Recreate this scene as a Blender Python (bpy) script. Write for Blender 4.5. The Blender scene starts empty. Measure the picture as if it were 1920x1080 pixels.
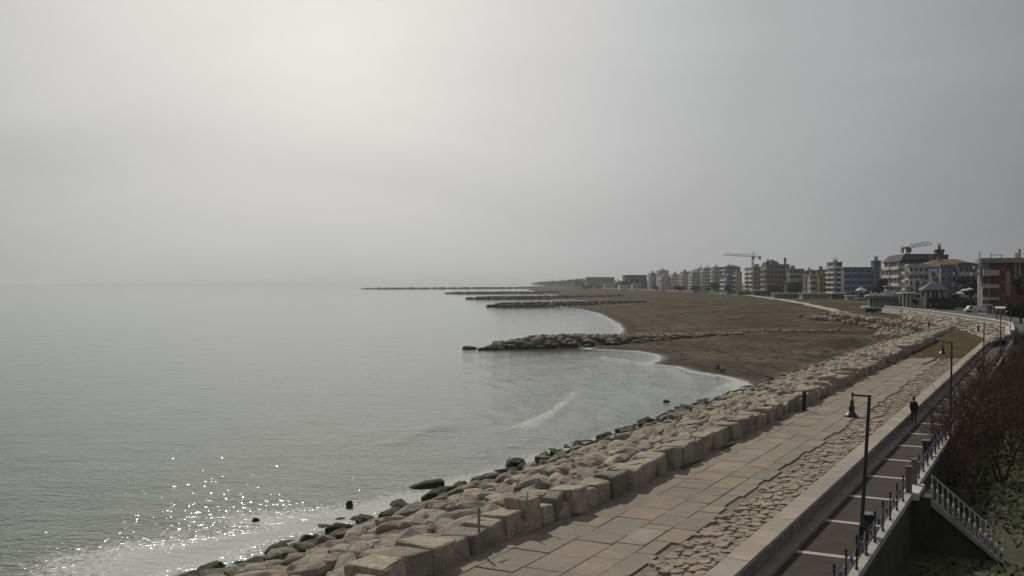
import bpy, bmesh, math, random
import numpy as np
from mathutils import Vector, Matrix, noise as mnoise
random.seed(7); np.random.seed(7)
C = bpy.context.scene.collection
F = 1900.0; HZ = 529.0; ZC = 12.0
TH = math.radians(28.1); SN, CS = math.sin(TH), math.cos(TH)
R = math.radians

def G(px, py, z):                       # photo pixel on the plane z -> ground point
    D = F*(ZC-z)/(py-HZ); return ((px-960)/F*D, D)
def ST(s, t): return (s*SN+t*CS, s*CS-t*SN)
def toST(x, y): return (x*SN+y*CS, x*CS-y*SN)
def ztop(py, D): return ZC-(py-HZ)*D/F
def PX(x, y, z): return (960+F*x/y, HZ+F*(ZC-z)/y)

# ------------------------------------------------------------------ tagging
def tag(o, label=None, cat=None, group=None, kind=None):
    if label: o['label'] = label
    if cat: o['category'] = cat
    if group: o['group'] = group
    if kind: o['kind'] = kind
    return o
def empty(name, loc, rz=0):
    o = bpy.data.objects.new(name, None); C.objects.link(o)
    o.location = loc; o.rotation_euler = (0, 0, rz); o.empty_display_size = .2
    return o
def thing(name, label, cat, loc=(0, 0, 0), rz=0, group=None):
    return tag(empty(name, loc, rz), label, cat, group)
def copy_tree(o, parent=None):
    c = o.copy(); C.objects.link(c); c.parent = parent
    for ch in list(o.children): copy_tree(ch, c)
    return c

# ------------------------------------------------------------------ materials
def newmat(name):
    m = bpy.data.materials.new(name); m.use_nodes = True
    nt = m.node_tree; nt.nodes.clear()
    out = nt.nodes.new('ShaderNodeOutputMaterial'); b = nt.nodes.new('ShaderNodeBsdfPrincipled')
    nt.links.new(b.outputs[0], out.inputs[0])
    return m, nt, b, out
def N(nt, t, **kw):
    n = nt.nodes.new(t)
    for k, v in kw.items():
        if k in ('operation', 'blend_type', 'data_type', 'noise_dimensions', 'feature', 'attribute_name', 'clamp', 'use_clamp', 'interpolation', 'distance', 'musgrave_type'): setattr(n, k, v)
        else: n.inputs[k].default_value = v
    return n
def ramp(nt, fac, stops):
    r = nt.nodes.new('ShaderNodeValToRGB'); e = r.color_ramp.elements
    while len(e) < len(stops): e.new(0.5)
    for i, (p, c) in enumerate(stops):
        e[i].position = p
        e[i].color = (c, c, c, 1) if isinstance(c, (int, float)) else (*c, 1)
    nt.links.new(fac, r.inputs[0]); return r.outputs[0]
def mixc(nt, fac, a, b, mode='MIX'):
    n = nt.nodes.new('ShaderNodeMix'); n.data_type = 'RGBA'; n.blend_type = mode
    for sock, v in ((n.inputs[0], fac), (n.inputs[6], a), (n.inputs[7], b)):
        if isinstance(v, (int, float)): sock.default_value = v
        elif isinstance(v, tuple): sock.default_value = (*v, 1) if len(v) == 3 else v
        else: nt.links.new(v, sock)
    return n.outputs[2]
def mathn(nt, op, a, b=None, c=None, clamp=False):
    n = nt.nodes.new('ShaderNodeMath'); n.operation = op; n.use_clamp = clamp
    for i, v in enumerate((a, b, c)):
        if v is None: continue
        if isinstance(v, (int, float)): n.inputs[i].default_value = v
        else: nt.links.new(v, n.inputs[i])
    return n.outputs[0]
def noise(nt, vec, scale, detail=6, rough=.6, dist=0):
    n = nt.nodes.new('ShaderNodeTexNoise')
    n.inputs['Scale'].default_value = scale; n.inputs['Detail'].default_value = detail
    n.inputs['Roughness'].default_value = rough; n.inputs['Distortion'].default_value = dist
    if vec is not None: nt.links.new(vec, n.inputs['Vector'])
    return n.outputs[0]
def coords(nt, scale=(1, 1, 1), rz=0, obj=False):
    if obj:
        tc = nt.nodes.new('ShaderNodeTexCoord'); v = tc.outputs['Object']
    else:
        g = nt.nodes.new('ShaderNodeNewGeometry'); v = g.outputs['Position']
    m = nt.nodes.new('ShaderNodeMapping'); m.inputs['Scale'].default_value = scale
    m.inputs['Rotation'].default_value = (0, 0, rz)
    nt.links.new(v, m.inputs[0]); return m.outputs[0]
def bump(nt, b, h, strength, dist=.05):
    n = nt.nodes.new('ShaderNodeBump'); n.inputs['Strength'].default_value = strength
    n.inputs['Distance'].default_value = dist
    nt.links.new(h, n.inputs['Height']); nt.links.new(n.outputs[0], b.inputs['Normal'])
    return n
MATS = {}
def plain(col, rough=.7, var=.18, scale=1.2, metal=0, bmp=.15, spec=.3):
    key = (tuple(round(c, 3) for c in col), rough, var, scale, metal)
    if key in MATS: return MATS[key]
    m, nt, b, out = newmat('surface')
    v = coords(nt, obj=True)
    f = noise(nt, v, scale, 5, .65)
    lo = tuple(c*(1-var) for c in col); hi = tuple(min(1, c*(1+var)) for c in col)
    nt.links.new(ramp(nt, f, [(.3, lo), (.7, hi)]), b.inputs['Base Color'])
    b.inputs['Roughness'].default_value = rough; b.inputs['Metallic'].default_value = metal
    b.inputs['Specular IOR Level'].default_value = spec
    if bmp: bump(nt, b, noise(nt, v, scale*8, 4), bmp, .02)
    MATS[key] = m; return m

# ------------------------------------------------------------------ mesh builder
class MB:
    def __init__(s): s.v = []; s.f = []
    def add(s, vs, fs):
        o = len(s.v); s.v += [tuple(p) for p in vs]; s.f += [tuple(i+o for i in f) for f in fs]
    def box(s, x0, x1, y0, y1, z0, z1, M=None):
        vs = [(x0, y0, z0), (x1, y0, z0), (x1, y1, z0), (x0, y1, z0), (x0, y0, z1), (x1, y0, z1), (x1, y1, z1), (x0, y1, z1)]
        if M is not None: vs = [M @ Vector(p) for p in vs]
        s.add(vs, [(0, 3, 2, 1), (4, 5, 6, 7), (0, 1, 5, 4), (1, 2, 6, 5), (2, 3, 7, 6), (3, 0, 4, 7)])
        return s
    def tube(s, p0, p1, r0, r1=None, n=6):
        r1 = r0 if r1 is None else r1
        p0, p1 = Vector(p0), Vector(p1); d = (p1-p0)
        if d.length < 1e-6: return s
        d.normalize(); a = d.orthogonal().normalized(); b = d.cross(a)
        vs = []
        for p, r in ((p0, r0), (p1, r1)):
            for k in range(n):
                q = 2*math.pi*k/n; vs.append(p+(a*math.cos(q)+b*math.sin(q))*r)
        fs = [(k, (k+1) % n, n+(k+1) % n, n+k) for k in range(n)]
        fs += [tuple(range(n-1, -1, -1)), tuple(range(n, 2*n))]
        s.add(vs, fs); return s
    def lathe(s, prof, c=(0, 0, 0), n=14):
        vs = []
        for r, z in prof:
            for k in range(n):
                q = 2*math.pi*k/n; vs.append((c[0]+r*math.cos(q), c[1]+r*math.sin(q), c[2]+z))
        fs = []
        for i in range(len(prof)-1):
            for k in range(n): fs.append((i*n+k, i*n+(k+1) % n, (i+1)*n+(k+1) % n, (i+1)*n+k))
        fs.append(tuple(range(n-1, -1, -1))); fs.append(tuple((len(prof)-1)*n+k for k in range(n)))
        s.add(vs, fs); return s
    def build(s, name, mat, parent=None, smooth=False, bevel=0):
        me = bpy.data.meshes.new(name); me.from_pydata(s.v, [], s.f)
        if mat is not None: me.materials.append(mat)
        if smooth:
            for p in me.polygons: p.use_smooth = True
        me.update()
        o = bpy.data.objects.new(name, me); C.objects.link(o)
        if parent is not None: o.parent = parent
        if bevel:
            b = o.modifiers.new('b', 'BEVEL'); b.width = bevel; b.segments = 2; b.limit_method = 'ANGLE'
        return o

# ------------------------------------------------------------------ camera, sun, sky
cam = bpy.data.cameras.new('camera'); co = bpy.data.objects.new('camera', cam); C.objects.link(co)
co.location = (0, 0, ZC); co.rotation_euler = (R(90), 0, 0)
cam.sensor_width = 36; cam.lens = 36*F/1920; cam.shift_y = -(540-HZ)/1920; cam.clip_end = 60000; cam.clip_start = .5
bpy.context.scene.camera = co
AZ, EL = R(-18), R(38.5)
sv = Vector((math.sin(AZ)*math.cos(EL), math.cos(AZ)*math.cos(EL), math.sin(EL)))
sun = bpy.data.lights.new('sun', 'SUN'); so = bpy.data.objects.new('sun', sun); C.objects.link(so)
so.rotation_euler = sv.to_track_quat('Z', 'Y').to_euler()
sun.energy = 2.6; sun.angle = R(1.2); sun.color = (1, .93, .84)

W = bpy.data.worlds.new('World'); bpy.context.scene.world = W; W.use_nodes = True
nt = W.node_tree; nt.nodes.clear()
wo = nt.nodes.new('ShaderNodeOutputWorld'); bg = nt.nodes.new('ShaderNodeBackground')
nt.links.new(bg.outputs[0], wo.inputs[0]); bg.inputs[1].default_value = .1
sky = nt.nodes.new('ShaderNodeTexSky'); sky.sky_type = 'NISHITA'; sky.sun_disc = False
sky.sun_elevation = EL; sky.sun_rotation = AZ; sky.dust_density = 6; sky.air_density = 1
tc = nt.nodes.new('ShaderNodeTexCoord')
gd = Vector((math.sin(R(-10))*math.cos(R(13)), math.cos(R(-10))*math.cos(R(13)), math.sin(R(13))))
sb = nt.nodes.new('ShaderNodeVectorMath'); sb.operation = 'SUBTRACT'; nt.links.new(tc.outputs['Generated'], sb.inputs[0]); sb.inputs[1].default_value = gd
mu = nt.nodes.new('ShaderNodeVectorMath'); mu.operation = 'MULTIPLY'; nt.links.new(sb.outputs[0], mu.inputs[0]); mu.inputs[1].default_value = (1, 1, 1.35)
ln = nt.nodes.new('ShaderNodeVectorMath'); ln.operation = 'LENGTH'; nt.links.new(mu.outputs[0], ln.inputs[0]); ang = ln.outputs['Value']
mp = nt.nodes.new('ShaderNodeMapping'); mp.inputs['Scale'].default_value = (1.2, 1.2, 5)
nt.links.new(tc.outputs['Generated'], mp.inputs[0])
cl = noise(nt, mp.outputs[0], 1.6, 5, .5, .6)
ang2 = mathn(nt, 'ADD', ang, mathn(nt, 'MULTIPLY', mathn(nt, 'SUBTRACT', cl, .5), .19))
angn = mathn(nt, 'DIVIDE', ang2, 2.2, clamp=True)
grey = ramp(nt, angn, [(0, (.83, .79, .735)), (.03, (.80, .765, .715)), (.09, (.645, .625, .61)), (.127, (.555, .553, .545)), (.18, (.435, .437, .432)), (.227, (.385, .385, .388)), (.30, (.262, .262, .272)), (.45, (.25, .252, .268)), (1, (.23, .235, .255))])
grey10 = mixc(nt, 1.0, grey, (10, 10, 10), 'MULTIPLY')
grey10 = mixc(nt, 1.0, grey10, (.955, .975, .995), 'MULTIPLY')
nt.links.new(mixc(nt, .04, grey10, sky.outputs[0]), bg.inputs[0])
vs_ = bpy.context.scene.view_settings
vs_.view_transform = 'Standard'; vs_.look = 'None'; vs_.exposure = 0; vs_.gamma = 1

# ------------------------------------------------------------------ shoreline, terrain
shore = [ST(-60, -31.5), ST(10, -33), G(420, 1020, 0), G(590, 985, 0), G(960, 875, 0), G(1240, 790, 0), G(1345, 752, 0), G(1405, 720, 0),
         G(1385, 712, 0), G(1350, 704, 0), G(1300, 697, 0), G(1270, 687, 0), G(1215, 684, 0), G(1240, 672, 0), G(1232, 665, 0), G(1190, 658, 0), G(1100, 654.5, 0),
         (16, 192), (22, 212), G(1166, 617.5, 0), G(1160, 608, 0), G(1140, 597, 0), G(1120, 587, 0), G(1085, 579.5, 0), G(1045, 575.5, 0), (33, 540), (50, 650), G(1085, 563, 0), G(1035, 560, 0), (45, 800),
         (40, 900), G(1040, 553, 0), G(1015, 550, 0), (30, 1200), G(1000, 545.5, 0), (20, 1500), (30, 1800), (-40, 2100), G(960, 538.5, 0), G(1010, 536.0, 0), G(1040, 533.2, 0), (900, 9000), (2500, 19000)]
land = shore+[(26000, 19500), (26000, -200), (60, -200)]
town = [ST(-60, -14.5), ST(200, -14.5), (100, 268), (109, 300), (122, 340), G(1620, 570, 3), G(1560, 564.5, 3), G(1480, 556, 3), G(1400, 549, 3), G(1300, 546, 3), G(1210, 543, 3), G(1130, 541, 3), (150, 2400), (400, 4500), (1200, 9000), (2600, 19000)]
townp = town+[(26000, 19500), (26000, -200), (60, -200)]
def inside(P, poly):
    x, y = P[:, 0], P[:, 1]; r = np.zeros(len(P), bool); n = len(poly)
    for i in range(n):
        x1, y1 = poly[i]; x2, y2 = poly[(i+1) % n]
        if y1 == y2: continue
        c = ((y1 > y) != (y2 > y)) & (x < (x2-x1)*(y-y1)/(y2-y1)+x1); r ^= c
    return r
def dline(P, pl):
    d = np.full(len(P), 1e9)
    for (x1, y1), (x2, y2) in zip(pl[:-1], pl[1:]):
        vx, vy = x2-x1, y2-y1; L = vx*vx+vy*vy
        u = np.clip(((P[:, 0]-x1)*vx+(P[:, 1]-y1)*vy)/L, 0, 1)
        d = np.minimum(d, np.hypot(P[:, 0]-x1-u*vx, P[:, 1]-y1-u*vy))
    return d
def terrain(P):
    P = np.asarray(P, float).reshape(-1, 2)
    ds = dline(P, shore); ins = inside(P, land); tw = inside(P, townp); dtn = dline(P, town)
    s = P[:, 0]*SN+P[:, 1]*CS; t = P[:, 0]*CS-P[:, 1]*SN
    z = np.where(ins, 3.1*(1-np.exp(-ds/85.0)), -np.minimum(.02+ds*.16, 2.5))
    z += np.where(ins, .10*np.sin(P[:, 0]*.13+1.3*np.sin(P[:, 1]*.05))*np.clip(ds/25, 0, 1), 0)
    z = np.where(tw, np.maximum(z, z+(3.0-z)*np.clip(dtn/8, 0, 1)), z)
    z = np.where(tw & (P[:, 1] > 230), np.minimum(np.maximum(z, 2.9), 3.1), z)
    gar = (t > -5.6)
    gz = .6+2.4*np.clip((s-105)/60, 0, 1)+.12*np.sin(P[:, 0]*.7)*np.sin(P[:, 1]*.5+1)
    z = np.where(gar & (s < 180), np.minimum(gz, 3.0), z)
    z = np.where((t > -15.2) & (t <= -5.6) & (s < 215), 2.4, z)
    bank = 3.2-(-15.2-t)*.245-.35
    z = np.where((t > -45) & (t <= -32.5) & (s < 104), -1.2, z)
    z = np.where((t > -32.5) & (t <= -15.2) & (s < 205), np.minimum(z, np.where(s > 112, np.maximum(bank, .85*np.clip((s-112)/18, 0, 1)-.3), bank)), z)
    return z, ds, ins
def TZ(x, y): return float(terrain([(x, y)])[0][0])
def GT(px, py):
    z = 1.0
    for _ in range(12): x, y = G(px, py, z); z = .5*z+.5*TZ(x, y)
    return x, y, z

def polar(a0, a1, na, r0, r1, nr):
    A = np.radians(np.linspace(a0, a1, na)); Rr = r0*(r1/r0)**np.linspace(0, 1, nr)
    AA, RR = np.meshgrid(A, Rr); P = np.stack([RR*np.sin(AA), RR*np.cos(AA)], -1).reshape(-1, 2)
    f = [(i*na+j, i*na+j+1, (i+1)*na+j+1, (i+1)*na+j) for i in range(nr-1) for j in range(na-1)]
    f = [tuple(reversed(q)) for q in f]
    return P, f
def sheet(name, P, z, f, mat, attrs=None):
    me = bpy.data.meshes.new(name)
    me.from_pydata(np.column_stack([P, z]).tolist(), [], f)
    me.materials.append(mat)
    for k, v in (attrs or {}).items():
        a = me.attributes.new(k, 'FLOAT', 'POINT'); a.data.foreach_set('value', np.asarray(v, np.float32))
    me.polygons.foreach_set('use_smooth', [True]*len(me.polygons)); me.update()
    o = bpy.data.objects.new(name, me); C.objects.link(o); return o

# beach / land
m, nt, b, out = newmat('sand')
at = N(nt, 'ShaderNodeAttribute', attribute_name='ds').outputs['Fac']
p1 = coords(nt, (1, 1, 1)); p2 = coords(nt, (.5, .16, 1), R(-75))
n1 = noise(nt, p1, .12, 7, .62); n2 = noise(nt, p2, .30, 8, .65); n3 = noise(nt, p1, 3.5, 4, .6); n4 = noise(nt, p1, .02, 3, .5)
dd = mathn(nt, 'ADD', at, mathn(nt, 'MULTIPLY', mathn(nt, 'SUBTRACT', n1, .5), mathn(nt, 'MULTIPLY', at, .9)))
dn = mathn(nt, 'DIVIDE', dd, 100, clamp=True)
base = ramp(nt, dn, [(0, (.050, .046, .041)), (.012, (.062, .056, .049)), (.04, (.115, .098, .078)), (.22, (.112, .091, .066)), (.36, (.066, .049, .029)), (1, (.060, .044, .025))])
base = mixc(nt, ramp(nt, n2, [(.42, 0.), (.62, .55)]), base, (.045, .037, .025))
base = mixc(nt, ramp(nt, n2, [(.28, .55), (.40, 0.)]), base, (.17, .14, .105))
base = mixc(nt, ramp(nt, n4, [(.4, 0.), (.65, .5)]), base, (.060, .052, .026))
base = mixc(nt, ramp(nt, n3, [(.35, .35), (.6, 0.)]), base, (.07, .06, .045))
n8 = noise(nt, coords(nt, (1, .45, 1), R(-62)), .9, 7, .7, .8); n9 = noise(nt, p1, .055, 6, .7, .5)
base = mixc(nt, ramp(nt, n9, [(.47, 0.), (.60, .85)]), base, (.150, .122, .086))
tide = mathn(nt, 'SINE', mathn(nt, 'ADD', mathn(nt, 'MULTIPLY', at, .85), mathn(nt, 'MULTIPLY', n1, 9)))
base = mixc(nt, mathn(nt, 'MULTIPLY', ramp(nt, tide, [(.86, 0.), (.98, 1.)]), ramp(nt, dn, [(.02, .75), (.4, .15)])), base, (.035, .028, .02))
base = mixc(nt, ramp(nt, n8, [(.52, 0.), (.62, .9)]), base, (.028, .022, .015))
base = mixc(nt, ramp(nt, n8, [(.35, .8), (.42, 0.)]), base, (.185, .15, .108))
n10 = noise(nt, coords(nt, (1, .3, 1), R(-58)), 2.4, 5, .6, .3)
base = mixc(nt, ramp(nt, n10, [(.60, 0.), (.68, .85)]), base, (.022, .018, .012))
nt.links.new(base, b.inputs['Base Color'])
nt.links.new(ramp(nt, dn, [(0, .35), (.015, .9)]), b.inputs['Roughness'])
nt.links.new(ramp(nt, dn, [(0, .25), (.018, .02)]), b.inputs['Specular IOR Level'])
bump(nt, b, mixc(nt, .5, n2, n3), 1.0, .35)
P, f = polar(-34, 62, 300, 14, 20500, 330)
z, ds, ins = terrain(P)
beach = sheet('beach', P, z, f, m, {'ds': np.where(ins, ds, 0)})
tag(beach, 'wide brown and grey sandy beach running along the town', kind='structure')

# sea
m, nt, b, out = newmat('sea_water')
sh = N(nt, 'ShaderNodeAttribute', attribute_name='shore').outputs['Fac']
fp = N(nt, 'ShaderNodeAttribute', attribute_name='surf').outputs['Fac']
pw = coords(nt, (1, 2.2, 1), R(22)); pi_ = coords(nt, (1, 1, 1))
w1 = noise(nt, pw, .16, 4, .5, .4); w2 = noise(nt, pw, .8, 2.5, .5, .3); w3 = noise(nt, coords(nt, (1, 1.5, 1), R(22)), 2.3, 1.2, .5, .4)
big = noise(nt, coords(nt, (1, .35, 1), R(20)), .02, 5, .55)
deep = ramp(nt, big, [(.35, (.036, .074, .048)), (.65, (.050, .088, .058))])
nearc = mixc(nt, ramp(nt, mathn(nt, 'DIVIDE', sh, 40, clamp=True), [(0, .75), (1, 0.)]), deep, (.125, .13, .105))
lace = noise(nt, coords(nt, (1, 1.7, 1), R(25)), 2.6, 9, .72, 1.4)
patch = noise(nt, pi_, .22, 4, .6)
edge = mathn(nt, 'ADD', mathn(nt, 'POWER', 2.718, mathn(nt, 'MULTIPLY', sh, -.55)), mathn(nt, 'MULTIPLY', mathn(nt, 'POWER', 2.718, mathn(nt, 'MULTIPLY', sh, -1.6)), .6))
fo = mathn(nt, 'ADD', mathn(nt, 'ADD', mathn(nt, 'MULTIPLY', edge, .24), mathn(nt, 'MULTIPLY', fp, .30)), mathn(nt, 'MULTIPLY', mathn(nt, 'SUBTRACT', patch, .5), .35))
foam = ramp(nt, mathn(nt, 'ADD', fo, mathn(nt, 'MULTIPLY', lace, 1.05)), [(.68, 0.), (.80, 1.)])
foam = mathn(nt, 'MULTIPLY', foam, ramp(nt, mathn(nt, 'ADD', edge, fp), [(.04, 0.), (.2, 1.)]))
nt.links.new(mixc(nt, foam, nearc, (.42, .43, .40)), b.inputs['Base Color'])
nt.links.new(mathn(nt, 'ADD', mathn(nt, 'MULTIPLY', foam, .8), .045), b.inputs['Roughness'])
b.inputs['IOR'].default_value = 1.333
h = mathn(nt, 'ADD', mathn(nt, 'MULTIPLY', w1, 1.2), mathn(nt, 'ADD', mathn(nt, 'MULTIPLY', w2, .5), mathn(nt, 'MULTIPLY', w3, .40)))
ro = N(nt, 'ShaderNodeAttribute', attribute_name='rough').outputs['Fac']
bump(nt, b, mathn(nt, 'MULTIPLY', h, ro), .5, .28)
P, f = polar(-75, 38, 380, 16, 20000, 640)
dsh = dline(P, shore)
r_ = np.hypot(P[:, 0], P[:, 1])
fade = np.exp(-r_/160)
z = .05*np.sin((P[:, 0]*.75-P[:, 1]*.55)*.55+1.6*np.sin(P[:, 1]*.06))*fade+.03*np.sin(P[:, 0]*1.1+P[:, 1]*.7+np.sin(P[:, 0]*.3)*2)*fade
z *= 1-np.exp(-dsh/7)
surf = np.zeros(len(P))
def blob(px, py, rx, ry, a, amp):
    x0, y0 = G(px, py, 0); ca, sa = math.cos(a), math.sin(a)
    u = (P[:, 0]-x0)*ca+(P[:, 1]-y0)*sa; v = -(P[:, 0]-x0)*sa+(P[:, 1]-y0)*ca
    return amp*np.exp(-(u/rx)**2-(v/ry)**2)
surf += blob(1000, 795, 2.2, 5.5, R(-12), .40)+blob(1060, 745, 1.3, 6, R(-14), .4)+blob(300, 1035, 6, 3.5, 0, .55)+blob(560, 965, 5, 2.5, .3, .5)+blob(120, 1060, 5, 2.5, 0, .35)+blob(1395, 722, 4, 6, 0, .6)
sr = [(900, 600, 975, 570), ]
def ridge(pts_, w, h_, fo_):
    global surf, z
    pl = [G(*p, 0) for p in pts_]; L_ = dline(P, pl); q = np.exp(-(L_/w)**2)
    z = z+h_*q; surf = surf+fo_*q
ridge([(1100, 690), (1097, 712), (1078, 745), (1040, 775), (985, 800), (935, 812)], .7, .16, .5)
ridge([(1060, 757), (1030, 790), (985, 812)], .6, .12, .42)
ridge([(1150, 672), (1170, 700), (1165, 745), (1130, 775)], .5, .10, .3)
ridge([(1200, 690), (1216, 715), (1212, 745)], .5, .12, .34)
ridge([(1255, 690), (1300, 712), (1303, 738)], .5, .12, .36)
ridge([(1120, 668), (1190, 676), (1225, 690)], .6, .10, .36)
ridge([(730, 835), (790, 812), (832, 797)], 1.0, .12, .05)
ridge([(740, 668), (765, 660), (790, 655)], 1.6, .15, .02)
ridge([(960, 838), (1010, 815), (1085, 790)], .8, .08, .2)
ridge([(1330, 742), (1360, 724), (1388, 716)], .7, .10, .4)
z += .10*blob(745, 665, 12, 1.6, R(18), 1)+.10*blob(800, 805, 5, 1.2, R(25), 1)+.12*blob(1000, 795, 1.2, 8, R(-12), 1)+.07*blob(1180, 735, 1, 8, R(10), 1)+.07*blob(1240, 730, 1, 7, R(10), 1)
sea = sheet('sea', P, z, f, m, {'shore': dsh, 'rough': .10+.90*np.exp(-(r_/170))+1.0*np.exp(-(r_/62)**2), 'surf': np.clip(surf, 0, 1)})
tag(sea, 'pale grey green sea with sun glitter near the rocks', kind='structure')

# ------------------------------------------------------------------ promenade, wall, walkway (local x = t, y = s)
PR = -TH
def local(o): o.rotation_euler = (0, 0, PR); return o
# paving slabs
def slabmat(name, c, sc=1.0, bs=.4):
    m, nt, b, out = newmat(name)
    g = nt.nodes.new('ShaderNodeNewGeometry')
    v = coords(nt); n1 = noise(nt, v, 1.1*sc, 7, .65); n2 = noise(nt, v, 14*sc, 4, .6)
    cc = ramp(nt, g.outputs['Random Per Island'], [(0, tuple(x*.80 for x in c)), (.5, c), (.8, (c[0]*1.10, c[1]*.99, c[2]*.90)), (1, tuple(x*1.2 for x in c))])
    cc = mixc(nt, ramp(nt, n1, [(.35, .0), (.75, .55)]), cc, tuple(x*.62 for x in c))
    cc = mixc(nt, ramp(nt, n2, [(.35, .4), (.6, 0)]), cc, tuple(x*.55 for x in c))
    n5 = noise(nt, coords(nt, (1, 1, 1)), .22, 8, .7, .8); n6 = noise(nt, v, .7, 9, .75, 1.5)
    cc = mixc(nt, ramp(nt, n5, [(.5, 0.), (.68, .7)]), cc, tuple(x*.66 for x in c))
    cc = mixc(nt, ramp(nt, n6, [(.485, 0.), (.5, .55), (.515, 0.)]), cc, tuple(x*.4 for x in c))
    nt.links.new(cc, b.inputs['Base Color']); b.inputs['Roughness'].default_value = .85
    b.inputs['Specular IOR Level'].default_value = .2
    bump(nt, b, mathn(nt, 'ADD', n1, mathn(nt, 'MULTIPLY', n2, .35)), bs, .06)
    return m
M_slab = slabmat('paving_stone', (.305, .262, .205), 1.0, .55)
M_cob = slabmat('cobble_stone', (.36, .305, .235), 1.5, .7)
mb = MB(); mb.box(-17.2, -8.72, -30, 132, -1, 3.33)
o = local(mb.build('promenade', plain((.17, .145, .11), .9, .35, 1.8))); tag(o, 'stone promenade between the boulders and the parapet', kind='structure')
mb = MB()
lanes = [-16.9, -15.4, -14.1, -12.75, -11.75, -10.95]
for a, c in zip(lanes[:-1], lanes[1:]):
    y = -30+random.random()*2
    while y < 122:
        L = random.uniform(1.2, 2.7); g_ = random.uniform(.018, .035)
        if random.random() < .12: L = .7
        w0 = (a+g_/2+random.uniform(-.01, .02), c-g_/2+random.uniform(-.02, .01))
        zt = 3.40+random.uniform(-.009, .009)
        j = lambda: random.uniform(-.018, .018)
        x0, x1 = w0
        if a == lanes[-2]: x1 += random.uniform(-.2, .2)
        top = [(x0+j()*.6, y+g_+j()*1.6, zt), (x1+j()*.6, y+g_+j()*1.6, zt), (x1+j()*.6, y+L-.02+j(), zt+random.uniform(-.006, .006)), (x0+j()*.6, y+L-.02+j(), zt)]
        bot = [(p[0], p[1], 3.28) for p in top]
        mb.add(bot+top, [(4, 5, 6, 7), (0, 1, 5, 4), (1, 2, 6, 5), (2, 3, 7, 6), (3, 0, 4, 7)])
        y += L
o = local(mb.build('paving', M_slab)); tag(o, 'irregular rectangular stone slabs paving the promenade', kind='structure')
mb = MB()
for iy in range(int(152/.29)):
    for ix in range(7):
        if random.random() < .05: continue
        y = -28+iy*.29+random.uniform(-.12, .12); x = -11.0+.18+ix*.33+random.uniform(-.1, .1)
        if x > -8.9 or x < -10.85+random.random()*.5: continue
        r = random.uniform(.16, .30); n = random.choice((5, 6, 7)); zt = 3.385+random.uniform(-.02, .06); q0 = random.random()*6
        el = random.uniform(.7, 1.7)
        ring = [(x+r*random.uniform(.75, 1.15)*math.cos(q0+2*math.pi*k/n), y+el*r*random.uniform(.75, 1.15)*math.sin(q0+2*math.pi*k/n)) for k in range(n)]
        vs = [(p[0], p[1], 3.3) for p in ring]+[(x+(p[0]-x)*.8, y+(p[1]-y)*.8, zt+random.uniform(-.015, .015)) for p in ring]
        mb.add(vs, [tuple(range(n, 2*n))]+[(k, (k+1) % n, n+(k+1) % n, n+k) for k in range(n)])
o = local(mb.build('cobbles', M_cob)); tag(o, 'rough strip of broken cobbles beside the parapet', kind='stuff')

# parapet
def stained(c):
    m, nt, b, out = newmat('stained_wall')
    v = coords(nt, (1, 1, .18)); n1 = noise(nt, v, 2.6, 8, .7, .3); n2 = noise(nt, coords(nt), .5, 7, .7); n3 = noise(nt, coords(nt), 12, 4, .6)
    cc = mixc(nt, ramp(nt, n1, [(.42, 0.), (.62, .8)]), c, tuple(x*.45 for x in c)); cc = mixc(nt, ramp(nt, n2, [(.4, 0.), (.65, .6)]), cc, tuple(x*.6 for x in c)); cc = mixc(nt, ramp(nt, n3, [(.35, .5), (.5, 0.)]), cc, tuple(x*.5 for x in c))
    nt.links.new(cc, b.inputs['Base Color']); b.inputs['Roughness'].default_value = .9; bump(nt, b, n3, .4, .02); return m
M_conc = slabmat('coping_stone', (.40, .35, .29), 1.6, .3)
t0 = thing('parapet_wall', 'long low stone parapet with a flat pale coping beside the walkway', 'parapet', (0, 0, 0), PR)
mb = MB(); mb.box(-8.66, -8.03, -30, 185, 2.5, 3.6); mb.build('wall', stained((.23, .20, .17)), t0)
mb = MB(); y = -30
while y < 185:
    mb.box(-8.74, -7.98, y+.006, y+1.99, 3.55, 3.68+random.uniform(-.004, .004)); y += 2
mb.build('coping', M_conc, t0)
# walkway
mb = MB(); mb.box(-8.02, -5.62, -30, 185, -2, 2.985)
M_asph = plain((.062, .053, .045), .9, .25, 2.2, spec=.1)
rw = MB(); rw.box(-5.62, -5.22, -30, 185, -2, 2.984)
rw = rw.build('retaining_wall', plain((.045, .042, .034), .9, .35, .6)); local(rw); tag(rw, 'retaining wall darkened for shade between walkway and garden', 'wall')  # base colour carries the shade on this face; the mottling is weathering
o = local(mb.build('walkway', M_asph)); tag(o, 'raised walkway with dark panels between parapet and railing', kind='structure')
mb = MB(); mb.box(-8.02, -7.58, -30, 185, 2.9, 3.12)
o = local(mb.build('kerb', plain((.23, .20, .17), .85, .2, .9))); tag(o, 'stone kerb step along the foot of the parapet', kind='structure')
mb = MB()
y = -30.6
while y < 185: mb.box(-7.57, -5.62, y-.16, y+.16, 2.95, 3.0); y += 5
mb.box(-5.62, -5.5, -30, 185, 2.95, 3.001)
o = local(mb.build('paving_bands', plain((.42, .38, .325), .8, .15, 2))); tag(o, 'pale stone bands crossing the dark walkway', kind='structure')

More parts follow.
